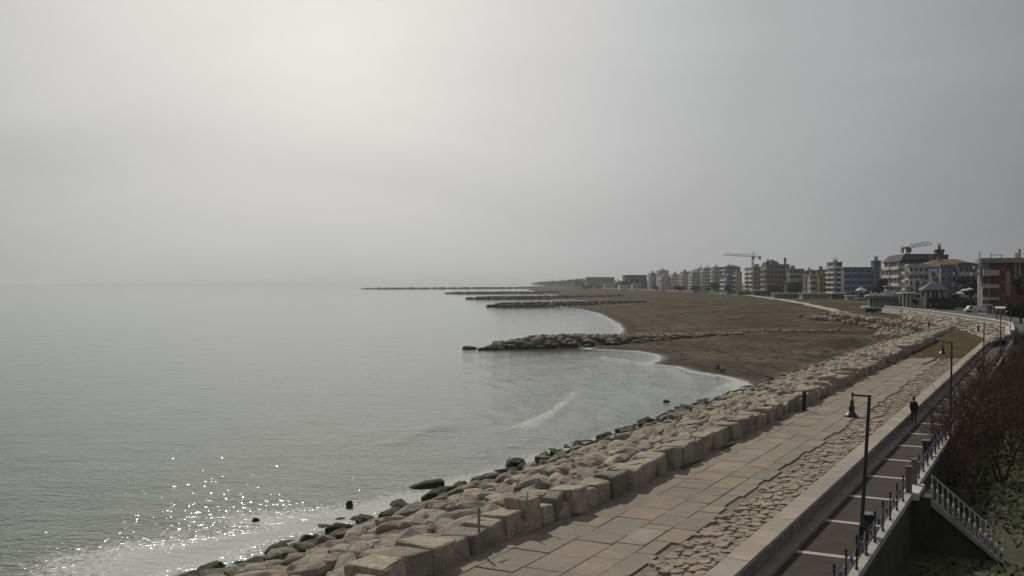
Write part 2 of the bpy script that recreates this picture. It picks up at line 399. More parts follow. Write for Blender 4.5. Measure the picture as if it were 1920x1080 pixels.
# railing: posts every 1.83 m on a white kerb
M_iron = plain((.018, .018, .022), .45, .3, 6, 0, .1, .5)
M_blue = plain((.10, .12, .17), .5, .2, 6, 0, .1, .5)
M_white = plain((.52, .50, .46), .75, .2, 1.5)
rail = thing('railing', 'black iron railing with finials on a pale kerb beside the dark garden', 'railing', (0, 0, 0), PR)
for (ya, yb) in ((12, 45.25), (47.7, 150)):
    mb = MB(); y = ya
    while y < yb-.1:
        y2 = min(y+1.22, yb); mb.box(-5.50, -5.20, y+.01, y2-.01, 2.9, 3.13); y = y2
    mb.build('kerb_stone', plain((.36, .345, .315), .8, .25, 1.2), rail)
def post_prof(): return [(.05, 0), (.05, .08), (.03, .12), (.026, .5), (.04, .53), (.026, .57), (.024, .86), (.045, .89), (.045, .93), (.02, .95), (.05, 1.0), (.03, 1.07), (.004, 1.12)]
ps = []
y = 38.1-1.83*13
while y < 150:
    if not 45.4 < y < 47.5: ps.append(y)
    y += 1.83
pm = None
for y in ps:
    if pm is None:
        pm = MB().lathe(post_prof(), (0, 0, 0), 7).build('post', M_iron, rail, True); p = pm
    else:
        p = pm.copy(); C.objects.link(p)
    p.location = (-5.35, y, 3.12)
for (ya, yb) in ((12, 45.3), (47.6, 150)):
    for zz in (.28, .78):
        mb = MB(); mb.tube((-5.35, ya, 3.12+zz), (-5.35, yb, 3.12+zz), .018, n=5); mb.build('rail', M_iron, rail)
for (ya, yb) in ((12, 45.3), (47.6, 75)):
    mb = MB(); y = ya
    for a, c in zip(ps[:-1], ps[1:]):
        if c-a > 2 or a < ya or c > yb: continue
        mid = (a+c)/2
        mb.tube((-5.35, a+.04, 3.18), (-5.35, mid, 3.66), .011, n=4); mb.tube((-5.35, mid, 3.66), (-5.35, c-.04, 3.18), .011, n=4)
        mb.tube((-5.35, a+.04, 3.86), (-5.35, mid, 3.66), .011, n=4); mb.tube((-5.35, mid, 3.66), (-5.35, c-.04, 3.86), .011, n=4)
        mb.tube((-5.35, mid, 3.55), (-5.35, mid, 3.77), .05, n=6)
    mb.build('scrollwork', M_blue, rail)

# garden stair with balustrade
st = thing('garden_stair', 'stone stair with pale iron balustrade going down into the dark garden', 'stairs', (0, 0, 0), PR)
mb = MB(); n = 14; L = 2.75; H0 = 3.0
for k in range(n):
    x0 = -5.2+.7+k*L/n; mb.box(x0, x0+L/n+.001*k, 45.75, 47.2, -.3, H0-(k+1)*(2.35/n))
mb.box(-5.21, -4.5, 45.6, 47.3, -.3, 2.99)
mb.build('steps', plain((.06, .056, .048), .9, .25, 1.5), st)
for yy in (45.62,):
    mb = MB()
    mb.add([(-4.5, yy-.09, 2.95), (-1.75, yy-.09, .62), (-1.75, yy-.09, .45), (-4.5, yy-.09, 2.65), (-4.5, yy+.09, 2.95), (-1.75, yy+.09, .62), (-1.75, yy+.09, .45), (-4.5, yy+.09, 2.65)],
           [(0, 1, 2, 3), (7, 6, 5, 4), (0, 4, 5, 1), (3, 2, 6, 7), (0, 3, 7, 4), (1, 5, 6, 2)])
    mb.build('stringer', plain((.30, .30, .28), .7, .2, 2), st)
    mb = MB(); mb.tube((-4.5, yy, 3.95), (-1.75, yy, 1.6), .035, n=6); mb.build('handrail', plain((.40, .40, .37), .6, .2, 2), st)
    for k in range(14):
        u = k/13; x = -4.45+u*2.65; zb = 2.93-u*2.32
        mb = MB().lathe([(.03, 0), (.03, .1), (.018, .15), (.045, .35), (.02, .55), (.018, .85), (.028, 1.0)], (x, yy, zb), 6); mb.tube((x, yy, zb+.3), (x-.0, yy, zb+.6), .05, n=5)
        mb.build('baluster', plain((.42, .42, .39), .6, .2, 2), st, True)
for yy in (45.5, 47.45):
    mb = MB(); mb.box(-5.48, -5.24, yy-.12, yy+.12, 3.12, 4.2); mb.box(-5.51, -5.21, yy-.15, yy+.15, 4.2, 4.26)
    mb.build('gate_pillar', plain((.17, .13, .115), .85, .2, 2), st, False, .01)
mb = MB(); mb.box(-5.6, -4.95, 45.28, 47.65, 2.86, 3.16) ; mb.build('landing_slab', plain((.50, .49, .45), .75, .15, 2), st, False, .02)

# lamps
M_lamp = plain((.012, .012, .016), .4, .3, 5, 0, .08, .5)
def make_lamp():
    r = thing('street_lamp', 'x', 'street lamp', (0, 0, 0))
    MB().lathe([(.13, 0), (.13, .12), (.09, .2), (.075, .9), (.10, .95), (.07, 1.0), (.062, 2.6), (.055, 5.25), (.05, 5.3)], (0, 0, 0), 10).build('pole', M_lamp, r, True)
    mb = MB(); mb.box(-.6, .06, -.03, .03, 5.24, 5.30); mb.tube((-.56, 0, 5.27), (-.56, 0, 5.36), .035); mb.build('arm', M_lamp, r)
    s_ = MB().lathe([(.02, 5.27), (.035, 5.1), (.05, 5.08), (.07, 5.02), (.06, 4.93), (.09, 4.9), (.10, 4.80), (.085, 4.74), (.13, 4.70), (.19, 4.62), (.235, 4.58), (.24, 4.55), (.20, 4.55)], (-.56, 0, 0), 16).build('lamp_shade', M_lamp, r, True)
    MB().lathe([(.0, 4.56), (.19, 4.562), (.17, 4.54), (.05, 4.52)], (-.56, 0, 0), 12).build('lens', plain((.6, .58, .5), .3, .1, 5), s_, True)
    return r
lp = None
labs = ['tall black street lamp nearest the camera, leaning slightly beside the litter bin', 'black street lamp rising from the bare bushes past the dark walker',
        'black street lamp in front of the stone slope, third along the railing', 'small black street lamp just beyond the third one', 'farthest small street lamp at the end of the railing']
for i, lb in enumerate(labs):
    o = make_lamp() if i == 0 else copy_tree(lp)
    if i == 0: lp = o
    s = 34.9+33.5*i
    x, y = ST(s, -5.62); o.location = (x, y, 2.98); o['label'] = lb; o['group'] = 'street lamps along the walkway'
    o.rotation_euler = (0, R(3.4) if i == 0 else R(.8), 0)

# litter bins
def make_bin():
    r = thing('litter_bin', 'x', 'litter bin')
    MB().lathe([(.15, .30), (.19, .42), (.215, .82), (.225, .84), (.225, .88), (.2, .88), (.19, .84)], (0, 0, 0), 14).build('bucket', plain((.02, .02, .03), .45, .3, 5, 0, .1, .5), r, True)
    MB().lathe([(.228, .86), (.24, .87), (.24, .90), (.228, .905)], (0, 0, 0), 14).build('rim', plain((.16, .17, .2), .4, .2, 5), r, True)
    mb = MB(); mb.tube((0, 0, 0), (0, 0, .32), .035); mb.lathe([(.12, 0), (.12, .03)], (0, 0, 0), 10); mb.build('stand', M_iron, r)
    return r
b1 = make_bin(); b2 = copy_tree(b1)
for o, s, lb in ((b1, 37.2, 'dark round litter bin beside the nearest lamp pole'), (b2, 55.9, 'dark round litter bin at the railing beyond the stair landing')):
    x, y = ST(s, -5.72); o.location = (x, y, 3.0); o['label'] = lb; o['group'] = 'litter bins on the walkway'

# ------------------------------------------------------------------ rocks
def rockmat(name, c, wet=False):
    m, nt, b, out = newmat(name)
    oi = nt.nodes.new('ShaderNodeObjectInfo'); g = nt.nodes.new('ShaderNodeNewGeometry')
    rnd = mathn(nt, 'FRACT', mathn(nt, 'ADD', oi.outputs['Random'], mathn(nt, 'MULTIPLY', g.outputs['Random Per Island'], 3.7)))
    v = coords(nt); n1 = noise(nt, v, 1.6, 8, .66); n2 = noise(nt, v, 9, 5, .62)
    cc = ramp(nt, rnd, [(0, tuple(x*.50 for x in c)), (.12, tuple(x*.8 for x in c)), (.3, (c[0]*1.02, c[1]*.90, c[2]*.80)), (.45, c), (.58, (c[0]*1.10, c[1]*.94, c[2]*.88)), (.72, (c[0]*.82, c[1]*.86, c[2]*.92)), (.86, (c[0]*1.22, c[1]*1.2, c[2]*1.08)), (1, (c[0]*.95, c[1]*.98, c[2]*1.0))])
    n7 = noise(nt, v, .9, 9, .72, 1.2)
    cc = mixc(nt, ramp(nt, n7, [(.47, 0.), (.5, .6), (.53, 0.)]), cc, tuple(x*.3 for x in c))
    cc = mixc(nt, ramp(nt, n1, [(.38, 0), (.7, .65)]), cc, tuple(x*.55 for x in c))
    cc = mixc(nt, ramp(nt, n2, [(.32, .6), (.55, 0)]), cc, tuple(x*.4 for x in c))
    sx = nt.nodes.new('ShaderNodeSeparateXYZ'); nt.links.new(g.outputs['Position'], sx.inputs[0])
    zz = mathn(nt, 'ADD', sx.outputs[2], mathn(nt, 'MULTIPLY', mathn(nt, 'SUBTRACT', n1, .5), 1.6))
    alg = ramp(nt, mathn(nt, 'MULTIPLY', zz, .5), [(.25, 1.), (.6, 0.)])      # algae and wet stone up to the tide line
    green = mixc(nt, ramp(nt, n2, [(.4, 0.), (.6, 1.)]), (.022, .024, .018), (.055, .068, .022))
    if wet: cc = mixc(nt, alg, cc, green)
    nt.links.new(cc, b.inputs['Base Color']); b.inputs['Roughness'].default_value = .82
    b.inputs['Specular IOR Level'].default_value = .25
    bump(nt, b, mathn(nt, 'ADD', n1, mathn(nt, 'MULTIPLY', n2, .5)), .85, .2)
    return m
M_rock = rockmat('revetment_rock', (.445, .392, .312), True)
M_dark = rockmat('dark_rock', (.13, .118, .105), True)
def rock_mesh(name, kind, mat, seed):
    rg = random.Random(seed); bm = bmesh.new()
    if kind == 'slab':
        n = rg.choice((6, 7, 8)); q0 = rg.random()*6; tx, ty = rg.uniform(-.18, .18), rg.uniform(-.18, .18)
        for k in range(n):
            a = q0+2*math.pi*(k+rg.uniform(-.25, .25))/n; r = rg.uniform(.42, .56)
            x, y = r*math.cos(a), r*math.sin(a)
            bm.verts.new((x*.78, y*.78, .46+tx*x+ty*y+rg.uniform(-.08, .06))); bm.verts.new((x*1.04, y*1.04, .25+rg.uniform(-.1, .1))); bm.verts.new((x*.95, y*.95, -.5))
        bm.verts.new((rg.uniform(-.2, .2), rg.uniform(-.2, .2), .64))
    else:
        for sx in (-1, 1):
            for sy in (-1, 1):
                for zz in (-.5, .5):
                    for k in range(2):
                        bm.verts.new((sx*(.5-rg.random()*.17), sy*(.5-rg.random()*.17), zz*(1-rg.random()*.38)))
        for k in range(2): bm.verts.new((rg.uniform(-.3, .3), rg.uniform(-.4, .4), .42+rg.random()*.12))
    r = bmesh.ops.convex_hull(bm, input=bm.verts)
    bmesh.ops.delete(bm, geom=[e for e in r['geom_interior'] if isinstance(e, bmesh.types.BMVert)], context='VERTS')
    bmesh.ops.dissolve_limit(bm, angle_limit=R(9), verts=bm.verts, edges=bm.edges)
    bmesh.ops.bevel(bm, geom=list(bm.edges)+list(bm.verts), offset=(.018 if kind == 'slab' else .04), segments=1, affect='EDGES', profile=.6)
    bmesh.ops.triangulate(bm, faces=[q for q in bm.faces if len(q.verts) > 4])
    bmesh.ops.subdivide_edges(bm, edges=[e for e in bm.edges if e.calc_length() > .28], cuts=1, use_grid_fill=True)
    for v in bm.verts:
        d = mnoise.noise(v.co*3.1+Vector((seed, 0, 0)))*.05; v.co += v.co.normalized()*d
    for v in bm.verts: v.co = Vector([max(-.66, min(.66, q)) for q in v.co])
    bmesh.ops.recalc_face_normals(bm, faces=bm.faces)
    me = bpy.data.meshes.new(name); bm.to_mesh(me); bm.free(); me.materials.append(mat)
    return me
slabs = [rock_mesh('boulder', 'slab', M_rock, 100+i) for i in range(18)]
blocks = [rock_mesh('parapet_boulder', 'block', M_rock, 200+i) for i in range(12)]
dslabs = [rock_mesh('dark_boulder', 'slab', M_dark, 300+i) for i in range(6)]
def place(me, name, loc, rot, sc):
    o = bpy.data.objects.new(name, me); C.objects.link(o); o.location = loc; o.rotation_euler = rot; o.scale = sc; return o
cache = {}
def join_rocks(name, items, mat, parent=None):
    V, Fc, o = [], [], 0
    for me, loc, rot, sc in items:
        if me.name not in cache:
            v = np.empty(len(me.vertices)*3); me.vertices.foreach_get('co', v); cache[me.name] = (v.reshape(-1, 3), [tuple(p.vertices) for p in me.polygons])
        v, fs = cache[me.name]
        from mathutils import Euler
        Rm = np.array(Euler(rot).to_matrix()); w = (v*np.array(sc))@Rm.T+np.array(loc)
        V.append(w); Fc += [tuple(i+o for i in q) for q in fs]; o += len(v)
    me = bpy.data.meshes.new(name); me.from_pydata(np.concatenate(V).tolist(), [], Fc); me.materials.append(mat)
    ob = bpy.data.objects.new(name, me); C.objects.link(ob)
    if parent: ob.parent = parent
    return ob
# under-layer of the revetment
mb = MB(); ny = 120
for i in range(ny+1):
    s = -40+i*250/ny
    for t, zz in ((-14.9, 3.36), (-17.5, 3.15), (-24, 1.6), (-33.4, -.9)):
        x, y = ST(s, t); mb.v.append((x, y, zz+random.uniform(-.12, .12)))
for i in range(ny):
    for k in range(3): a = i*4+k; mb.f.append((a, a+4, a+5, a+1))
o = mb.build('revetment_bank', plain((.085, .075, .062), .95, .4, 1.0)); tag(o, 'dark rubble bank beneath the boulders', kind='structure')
def slope_z(t):
    u = -15.4-t
    return 4.10-u*.262+.12*math.exp(-((u-2)/2.0)**2)
items = []
t = -16.55
row = 0
while t > -32.7:
    s = -20+random.random()
    while s < 206:
        wL = random.uniform(.85, 2.3)
        if random.random() < .2: wL *= 1.3
        wT = random.uniform(.8, 1.3); hh = random.uniform(.5, .95)
        s += wL*.50
        tt = t+random.uniform(-.35, .35)
        zz = slope_z(tt)+random.uniform(-.24, .20)-hh*.5
        x, y = ST(s, tt)
        items.append((random.choice(slabs), (x, y, zz), (random.uniform(-.26, .26), random.uniform(-.22, .22), PR+random.gauss(0, .45)+random.choice((0, math.pi))), (wT*1.0, wL*.98, hh)))
        s += wL*.46
    t -= random.uniform(.95, 1.12); row += 1
inv, rest = [], []
for it in items:
    x, y, z = it[1]; px, py = PX(x, y, z) if y > 5 else (-1e4, 0)
    size = max(it[3])/max(y, 1)
    if y > 20 and -30 < px < 1960 and py < 1110: inv.append((size, it))
    elif y > 20 or True: rest.append(it)
inv.sort(key=lambda a: -a[0])
for sz, (me, loc, rot, sc) in inv[:300]:
    o = place(me, 'boulder', loc, rot, sc)
    low = loc[2] < .55
    if low: tag(o, 'dark algae covered boulder at the waterline below the promenade', 'boulder', 'wet boulders along the waterline')
    else: tag(o, 'flat angular tan boulder on the slope between promenade and sea', 'boulder', 'tan boulders on the seaward slope')
rest += [it for _, it in inv[300:]]
for k in range(240):
    ex = [ST(196, -16.5), ST(210, -20), (86, 236), (88, 262), (92, 290)]; u = random.random()*3.999; i = int(u); f_ = u-i
    x = ex[i][0]*(1-f_)+ex[i+1][0]*f_+random.uniform(-2.6, 1.2); y = ex[i][1]*(1-f_)+ex[i+1][1]*f_
    rest.append((random.choice(slabs), (x, y, 2.75+random.random()*.6), (random.uniform(-.3, .3), random.uniform(-.3, .3), random.random()*6), (random.uniform(.9, 2), random.uniform(.9, 1.8), random.uniform(.7, 1.2))))
# curved swath of rubble beyond the end of the promenade
line = [(72, 184), (81, 204), (87, 236), (89, 262), (86, 292)]
for k in range(430):
    u = random.random()*(len(line)-1); i = int(u); f_ = u-i
    cx = line[i][0]*(1-f_)+line[i+1][0]*f_; cy = line[i][1]*(1-f_)+line[i+1][1]*f_
    wd = 6.8-u*1.0
    x = cx+random.uniform(-wd, wd); y = cy+random.uniform(-4, 4); zb = max(TZ(x, y), 1.6)
    rest.append((random.choice(slabs), (x, y, zb+.15+random.random()*.5), (random.uniform(-.3, .3), random.uniform(-.3, .3), random.random()*6), (random.uniform(.8, 1.9), random.uniform(.8, 1.6), random.uniform(.5, 1.0))))
o = join_rocks('rubble', rest, M_rock); tag(o, 'distant mass of tan boulders following the shore towards the pavilion', kind='stuff')
# row of upright parapet blocks
s = 14.0; nb = 0
while s < 163:
    L = random.uniform(.95, 1.95); hh = random.uniform(.6, .98); wd = random.uniform(.7, 1.2)
    if random.random() < .15: hh += .2
    tin = -15.35-.75*math.exp(-((s-27)/8)**2)+random.uniform(-.14, .14)
    x, y = ST(s+L/2, tin-wd/2)
    o = place(random.choice(blocks), 'stone_block', (x, y, 3.34+hh/2), (random.uniform(-.09, .09), random.uniform(-.08, .08)+random.choice((0, math.pi)), PR+random.uniform(-.13, .13)), (wd*1.25, L*1.05, hh*1.22))
    px, py = PX(x, y, 4)
    tag(o, 'squared upright stone block edging the seaward side of the promenade', 'stone block', 'row of squared blocks edging the promenade')
    s += L*.98; nb += 1

# single rocks in the water
def lone(px, py, z, dims, rz, label, name='boulder', mesh=None, tilt=(0, 0)):
    x, y = G(px, py, 0); o = place(mesh or dslabs[0], name, (x, y, z), (tilt[0], tilt[1], rz), dims)
    return tag(o, label, 'boulder')
lone(965, 876, .12, (1.3, 1.1, .8), .4, 'black rounded boulder standing at the water edge beyond the slab', mesh=dslabs[1])
lone(800, 914, .05, (2.3, .9, .55), .15, 'dark tilted slab lying in the shallow water', mesh=dslabs[2], tilt=(.12, -.16))
lone(655, 952, .1, (.42, .42, .5), .4, 'small black upright rock amid the surf', mesh=dslabs[3])
lone(480, 976, .0, (.4, .35, .25), 1.4, 'tiny dark rock poking out of the glitter', mesh=dslabs[4])
lone(1250, 754, .02, (.7, .5, .35), .4, 'small dark rock alone in the bay', mesh=dslabs[4])
lone(1283, 766, .05, (2.2, .8, .35), .1, 'flat dark rock awash beside the waterline', mesh=dslabs[2])
lone(880, 654, .1, (2.6, 1.6, .7), .1, 'low dark rock awash off the tip of the nearest groyne', mesh=dslabs[5])
lone(903, 656, .1, (1.8, 1.2, .6), .7, 'dark rock between the awash rock and the nearest groyne', mesh=dslabs[1])
# marker posts
for px, py, z, hgt, lb in ((1508, 770, 3.4, 1.25, 'dark wooden marker post standing among the promenade blocks'), (898, 1034, 3.4, 1.35, 'thin pale marker post in front of the near blocks')):
    x, y = G(px, py, z); r = .13 if px > 1000 else .045
    mb = MB(); mb.lathe([(r, -.3), (r, hgt), (r*.7, hgt+.06)], (0, 0, 0), 8); o = mb.build('marker_post', plain((.03, .026, .024) if px > 1000 else (.25, .22, .18), .8, .3, 4)); o.location = (x, y, z)
    tag(o, lb, 'post')

# ------------------------------------------------------------------ groynes
def groyne(line, widths, hts, n, size, label, nparts, mat=M_dark, meshes=dslabs, seed=1):
    rg = random.Random(seed)
    r = thing('groyne', label, 'groyne', (0, 0, 0))
    mb = MB(); m_ = len(line)
    for i, ((x, y), w, h_) in enumerate(zip(line, widths, hts)):
        a = Vector(line[max(i-1, 0)]); b_ = Vector(line[min(i+1, m_-1)]); d = (b_-a).normalized(); nx, ny = -d.y, d.x
        for u, zz in ((-1, -.8), (-.45, h_*.75), (.45, h_*.75), (1, -.8)): mb.v.append((x+nx*w*u, y+ny*w*u, zz))
    for i in range(m_-1):
        for k in range(3): a = i*4+k; mb.f.append((a, a+1, a+5, a+4))
    mb.f.append((3, 2, 1, 0)); mb.build('rubble_core', plain((.07, .062, .055), .95, .3, 1), r)
    its = []
    seg = [math.dist(a, c) for a, c in zip(line[:-1], line[1:])]; tot = sum(seg)
    for k in range(n):
        d = rg.random()*tot; i = 0
        while d > seg[i] and i < len(seg)-1: d -= seg[i]; i += 1
        f_ = min(d/seg[i], 1); a, c = line[i], line[i+1]; cx = a[0]*(1-f_)+c[0]*f_; cy = a[1]*(1-f_)+c[1]*f_
        w = widths[i]*(1-f_)+widths[i+1]*f_; h_ = hts[i]*(1-f_)+hts[i+1]*f_
        dx, dy = (c[0]-a[0])/seg[i], (c[1]-a[1])/seg[i]; u = rg.uniform(-.95, .95)
        zz = h_*(1-max(0, abs(u)-.35)/.62)
        x, y = cx-dy*w*u, cy+dx*w*u
        its.append((rg.choice(meshes), (x, y, zz-.15), (rg.uniform(-.3, .3), rg.uniform(-.3, .3), rg.random()*6), tuple(size*rg.uniform(.7, 1.3)*q for q in (1, .8, .55))))
    its.sort(key=lambda it: it[1][1])
    for me, loc, rot, sc in its[:nparts]:
        o = place(me, 'boulder', loc, rot, sc); o.parent = r
    if len(its) > nparts:
        o = join_rocks('boulders', its[nparts:], mat, r); o['kind'] = 'stuff'
    return r
M_mid = rockmat('groyne_rock', (.30, .26, .215), True)
mids = [rock_mesh('groyne_boulder', 'slab', M_mid, 400+i) for i in range(8)]
groyne([(-4.5, 181), (0, 185), (6, 189), (13, 193.5), (25, 203), (42, 216), (50, 219)], [1.5, 4.5, 6.5, 7, 5, 3.2, 1.5], [.3, 1.1, 1.7, 1.6, 1.1, .8, .7], 380, 1.75, 'nearest boulder groyne with separate rocks reaching into the sea', 100, M_mid, mids, 3)
gl = ['second nearest boulder groyne, dark and jagged', 'third boulder groyne from the camera', 'fourth thin dark groyne on the water', 'farthest and longest groyne, a thin dark line under the horizon']
def gpx(x, y): return G(x, y, 0)
a = gpx(913, 575); c = gpx(1150, 572.5)
groyne([a, (a[0]+8, a[1]+3), (22, 512), (52, 525), (70, 540)], [2, 7, 8, 6, 3], [.4, 1.5, 1.9, 1.8, 1.8], 420, 1.8, gl[0], 0, M_dark, dslabs, 4)
a = gpx(873, 560.5)
groyne([a, (a[0]+10, a[1]+2), (20, 745), (60, 760), (85, 780)], [2, 7, 8, 7, 4], [.4, 1.4, 1.8, 1.8, 1.9], 420, 1.8, gl[1], 0, M_dark, dslabs, 5)
a = gpx(835, 550.3)
groyne([a, (a[0]+15, a[1]+2), (0, 1085), (50, 1100)], [2, 7, 8, 7], [.4, 1.5, 1.7, 1.7], 420, 2.0, gl[2], 0, M_dark, dslabs, 6)
a = gpx(676, 541.8)
groyne([a, (a[0]+30, a[1]+10), (-120, 1860), (0, 1950), (40, 2000)], [3, 8, 9, 9, 8], [.6, 1.8, 2.2, 2.4, 2.6], 400, 2.4, gl[3], 0, M_dark, dslabs, 7)

# scattered line of half buried stones over the beach from the groyne root
its = []
for k in range(90):
    u = random.random(); x = 46+u*26; y = 221+random.uniform(-2.0, 2.0)+4*math.sin(u*5); zb = TZ(x, y)
    its.append((random.choice(mids), (x, y, zb+.1), (random.uniform(-.2, .2), random.uniform(-.2, .2), random.random()*6), (random.uniform(.5, 1.3), random.uniform(.5, 1.1), random.uniform(.3, .7))))
o = join_rocks('beach_stones', its, M_mid); tag(o, 'half buried line of stones crossing the beach', kind='stuff')

# light sandy track over the beach
pts = [GT(*p) for p in ((1640, 601), (1600, 592), (1545, 578), (1505, 569), (1465, 562), (1420, 556), (1380, 552.5), (1330, 550))]
mb = MB()
fine = []
for (a, c) in zip(pts[:-1], pts[1:]):
    for k in range(12): fine.append((a[0]+(c[0]-a[0])*k/12, a[1]+(c[1]-a[1])*k/12))
for i, (x, y) in enumerate(fine):
    q = fine[min(i+1, len(fine)-1)]; p = fine[max(i-1, 0)]; d = Vector((q[0]-p[0], q[1]-p[1])).normalized(); w = 1.5+.5*math.sin(i*.9)+y*.002
    for sgn in (-1, 1):
        xx, yy = x-d.y*w*sgn, y+d.x*w*sgn; mb.v.append((xx, yy, TZ(xx, yy)+.12))
for i in range(len(fine)-1): a = 2*i; mb.f.append((a, a+1, a+3, a+2))
o = mb.build('path', plain((.36, .31, .245), .9, .25, .5)); tag(o, 'pale sandy track crossing the brown beach', kind='structure')
def solidify(o, th):
    m_ = o.modifiers.new('s', 'SOLIDIFY'); m_.thickness = th; m_.offset = 0

# ------------------------------------------------------------------ grass flat, stone slope, upper road beyond the promenade
foot = [ST(118, -8.7), ST(150, -8.7), G(1858, 640, 3.3), G(1815, 624, 3.3), G(1770, 612, 3.3), G(1730, 604, 3.3), G(1690, 598, 3.3), (97, 262), (102, 290)]
topl = [ST(150, -5.4), ST(165, -5.6), G(1890, 612, 4.3), G(1850, 604.5, 4.3), G(1800, 596.5, 4.3), G(1745, 588.5, 4.3), G(1690, 581, 4.3), (110, 300), (113, 320)]
grass = MB()
left = [ST(108, -15.0), ST(140, -15.0), ST(165, -15.2), ST(185, -15.5), ST(200, -17), ST(210, -20), (88, 236), (90, 262), (95, 290)]
for (a, c) in zip(left, foot):
    for k in range(-1, 7):
        u = k/6; grass.v.append((a[0]*(1-u)+c[0]*u, a[1]*(1-u)+c[1]*u, (3.37+.06*math.sin(k*2.1+a[1])-(.05 if a[1] > 200 else 0)) if k >= 0 else 1.2))
for i in range(len(left)-1):
    for k in range(7): a = i*8+k; grass.f.append((a, a+1, a+9, a+8))
m, nt, b, out = newmat('dry_grass')
v = coords(nt); n1 = noise(nt, v, .35, 7, .65); n2 = noise(nt, v, 5, 5, .65)
cc = ramp(nt, n1, [(.35, (.070, .058, .024)), (.5, (.092, .072, .034)), (.66, (.15, .12, .07))])
cc = mixc(nt, ramp(nt, n2, [(.35, .6), (.6, 0)]), cc, (.06, .05, .028))
nt.links.new(cc, b.inputs['Base Color']); b.inputs['Roughness'].default_value = .95; b.inputs['Specular IOR Level'].default_value = .02; bump(nt, b, n2, .8, .15)
o = grass.build('grass', m, None, True); tag(o, 'brown green grass flat past the end of the paving', kind='structure')
slope = MB(); K = 10
def lerp_line(pl, u):
    u = u*(len(pl)-1); i = min(int(u), len(pl)-2); f_ = u-i
    return pl[i][0]*(1-f_)+pl[i+1][0]*f_, pl[i][1]*(1-f_)+pl[i+1][1]*f_
NS = 90
for i in range(NS+1):
    a = lerp_line(foot[1:-2], i/NS); c = lerp_line(topl[1:-2], i/NS)
    for k in range(K+1):
        u = k/K; slope.v.append((a[0]*(1-u)+c[0]*u+random.uniform(-.2, .2), a[1]*(1-u)+c[1]*u, 3.3+u*.95+random.uniform(0, .12)))
for i in range(NS):
    for k in range(K): a = i*(K+1)+k; slope.f.append((a, a+1, a+K+2, a+K+1))
o = slope.build('stone_slope', slabmat('slope_stone', (.36, .315, .255), .5, 1.0)); tag(o, 'pale rubble stone slope rising to the upper road wall', kind='structure')
# rubble on the slope
its = []
for k in range(260):
    i = random.random(); a = lerp_line(foot[1:-2], i); c = lerp_line(topl[1:-2], i); u = random.random()*.9
    its.append((random.choice(slabs), (a[0]*(1-u)+c[0]*u, a[1]*(1-u)+c[1]*u, 3.35+u*.95), (random.uniform(-.2, .2), random.uniform(-.2, .2), random.random()*6), (random.uniform(.6, 1.6), random.uniform(.5, 1.2), random.uniform(.3, .6))))
o = join_rocks('slope_rubble', its, M_rock); tag(o, 'loose pale stones strewn on the slope below the road wall', kind='stuff')
# upper wall with pale coping
uw = thing('road_wall', 'long curved pale wall with double coping above the stone slope', 'wall')
def ribbon(pl, off0, off1, z0, z1, name, mat, par, N_=60):
    mb = MB()
    for i in range(N_+1):
        x, y = lerp_line(pl, i/N_); x2, y2 = lerp_line(pl, min(1, i/N_+.01)); x3, y3 = lerp_line(pl, max(0, i/N_-.01))
        d = Vector((x2-x3, y2-y3)).normalized(); nx, ny = d.y, -d.x
        for (o_, zz) in ((off0, z0), (off1, z0), (off1, z1), (off0, z1)): mb.v.append((x+nx*o_, y+ny*o_, zz))
    for i in range(N_):
        a = i*4
        for k in range(4): mb.f.append((a+k, a+(k+1) % 4, a+4+(k+1) % 4, a+4+k))
    mb.f += [(3, 2, 1, 0), (N_*4, N_*4+1, N_*4+2, N_*4+3)]
    return mb.build(name, mat, par)
ribbon(topl[1:-1], .2, .6, 3, 4.9, 'wall', plain((.28, .25, .215), .85, .2, .5), uw)
ribbon(topl[1:-1], .1, .7, 4.9, 5.05, 'coping', M_white, uw)
ribbon(topl[1:-1], -.5, .12, 3, 4.36, 'lower_ledge', plain((.46, .43, .38), .8, .2, .5), uw)
o = ribbon(topl[1:-1], .72, 14, 2, 4.2, 'road', plain((.075, .073, .07), .9, .2, .4), None); tag(o, 'dark asphalt road behind the pale curved wall', kind='structure')

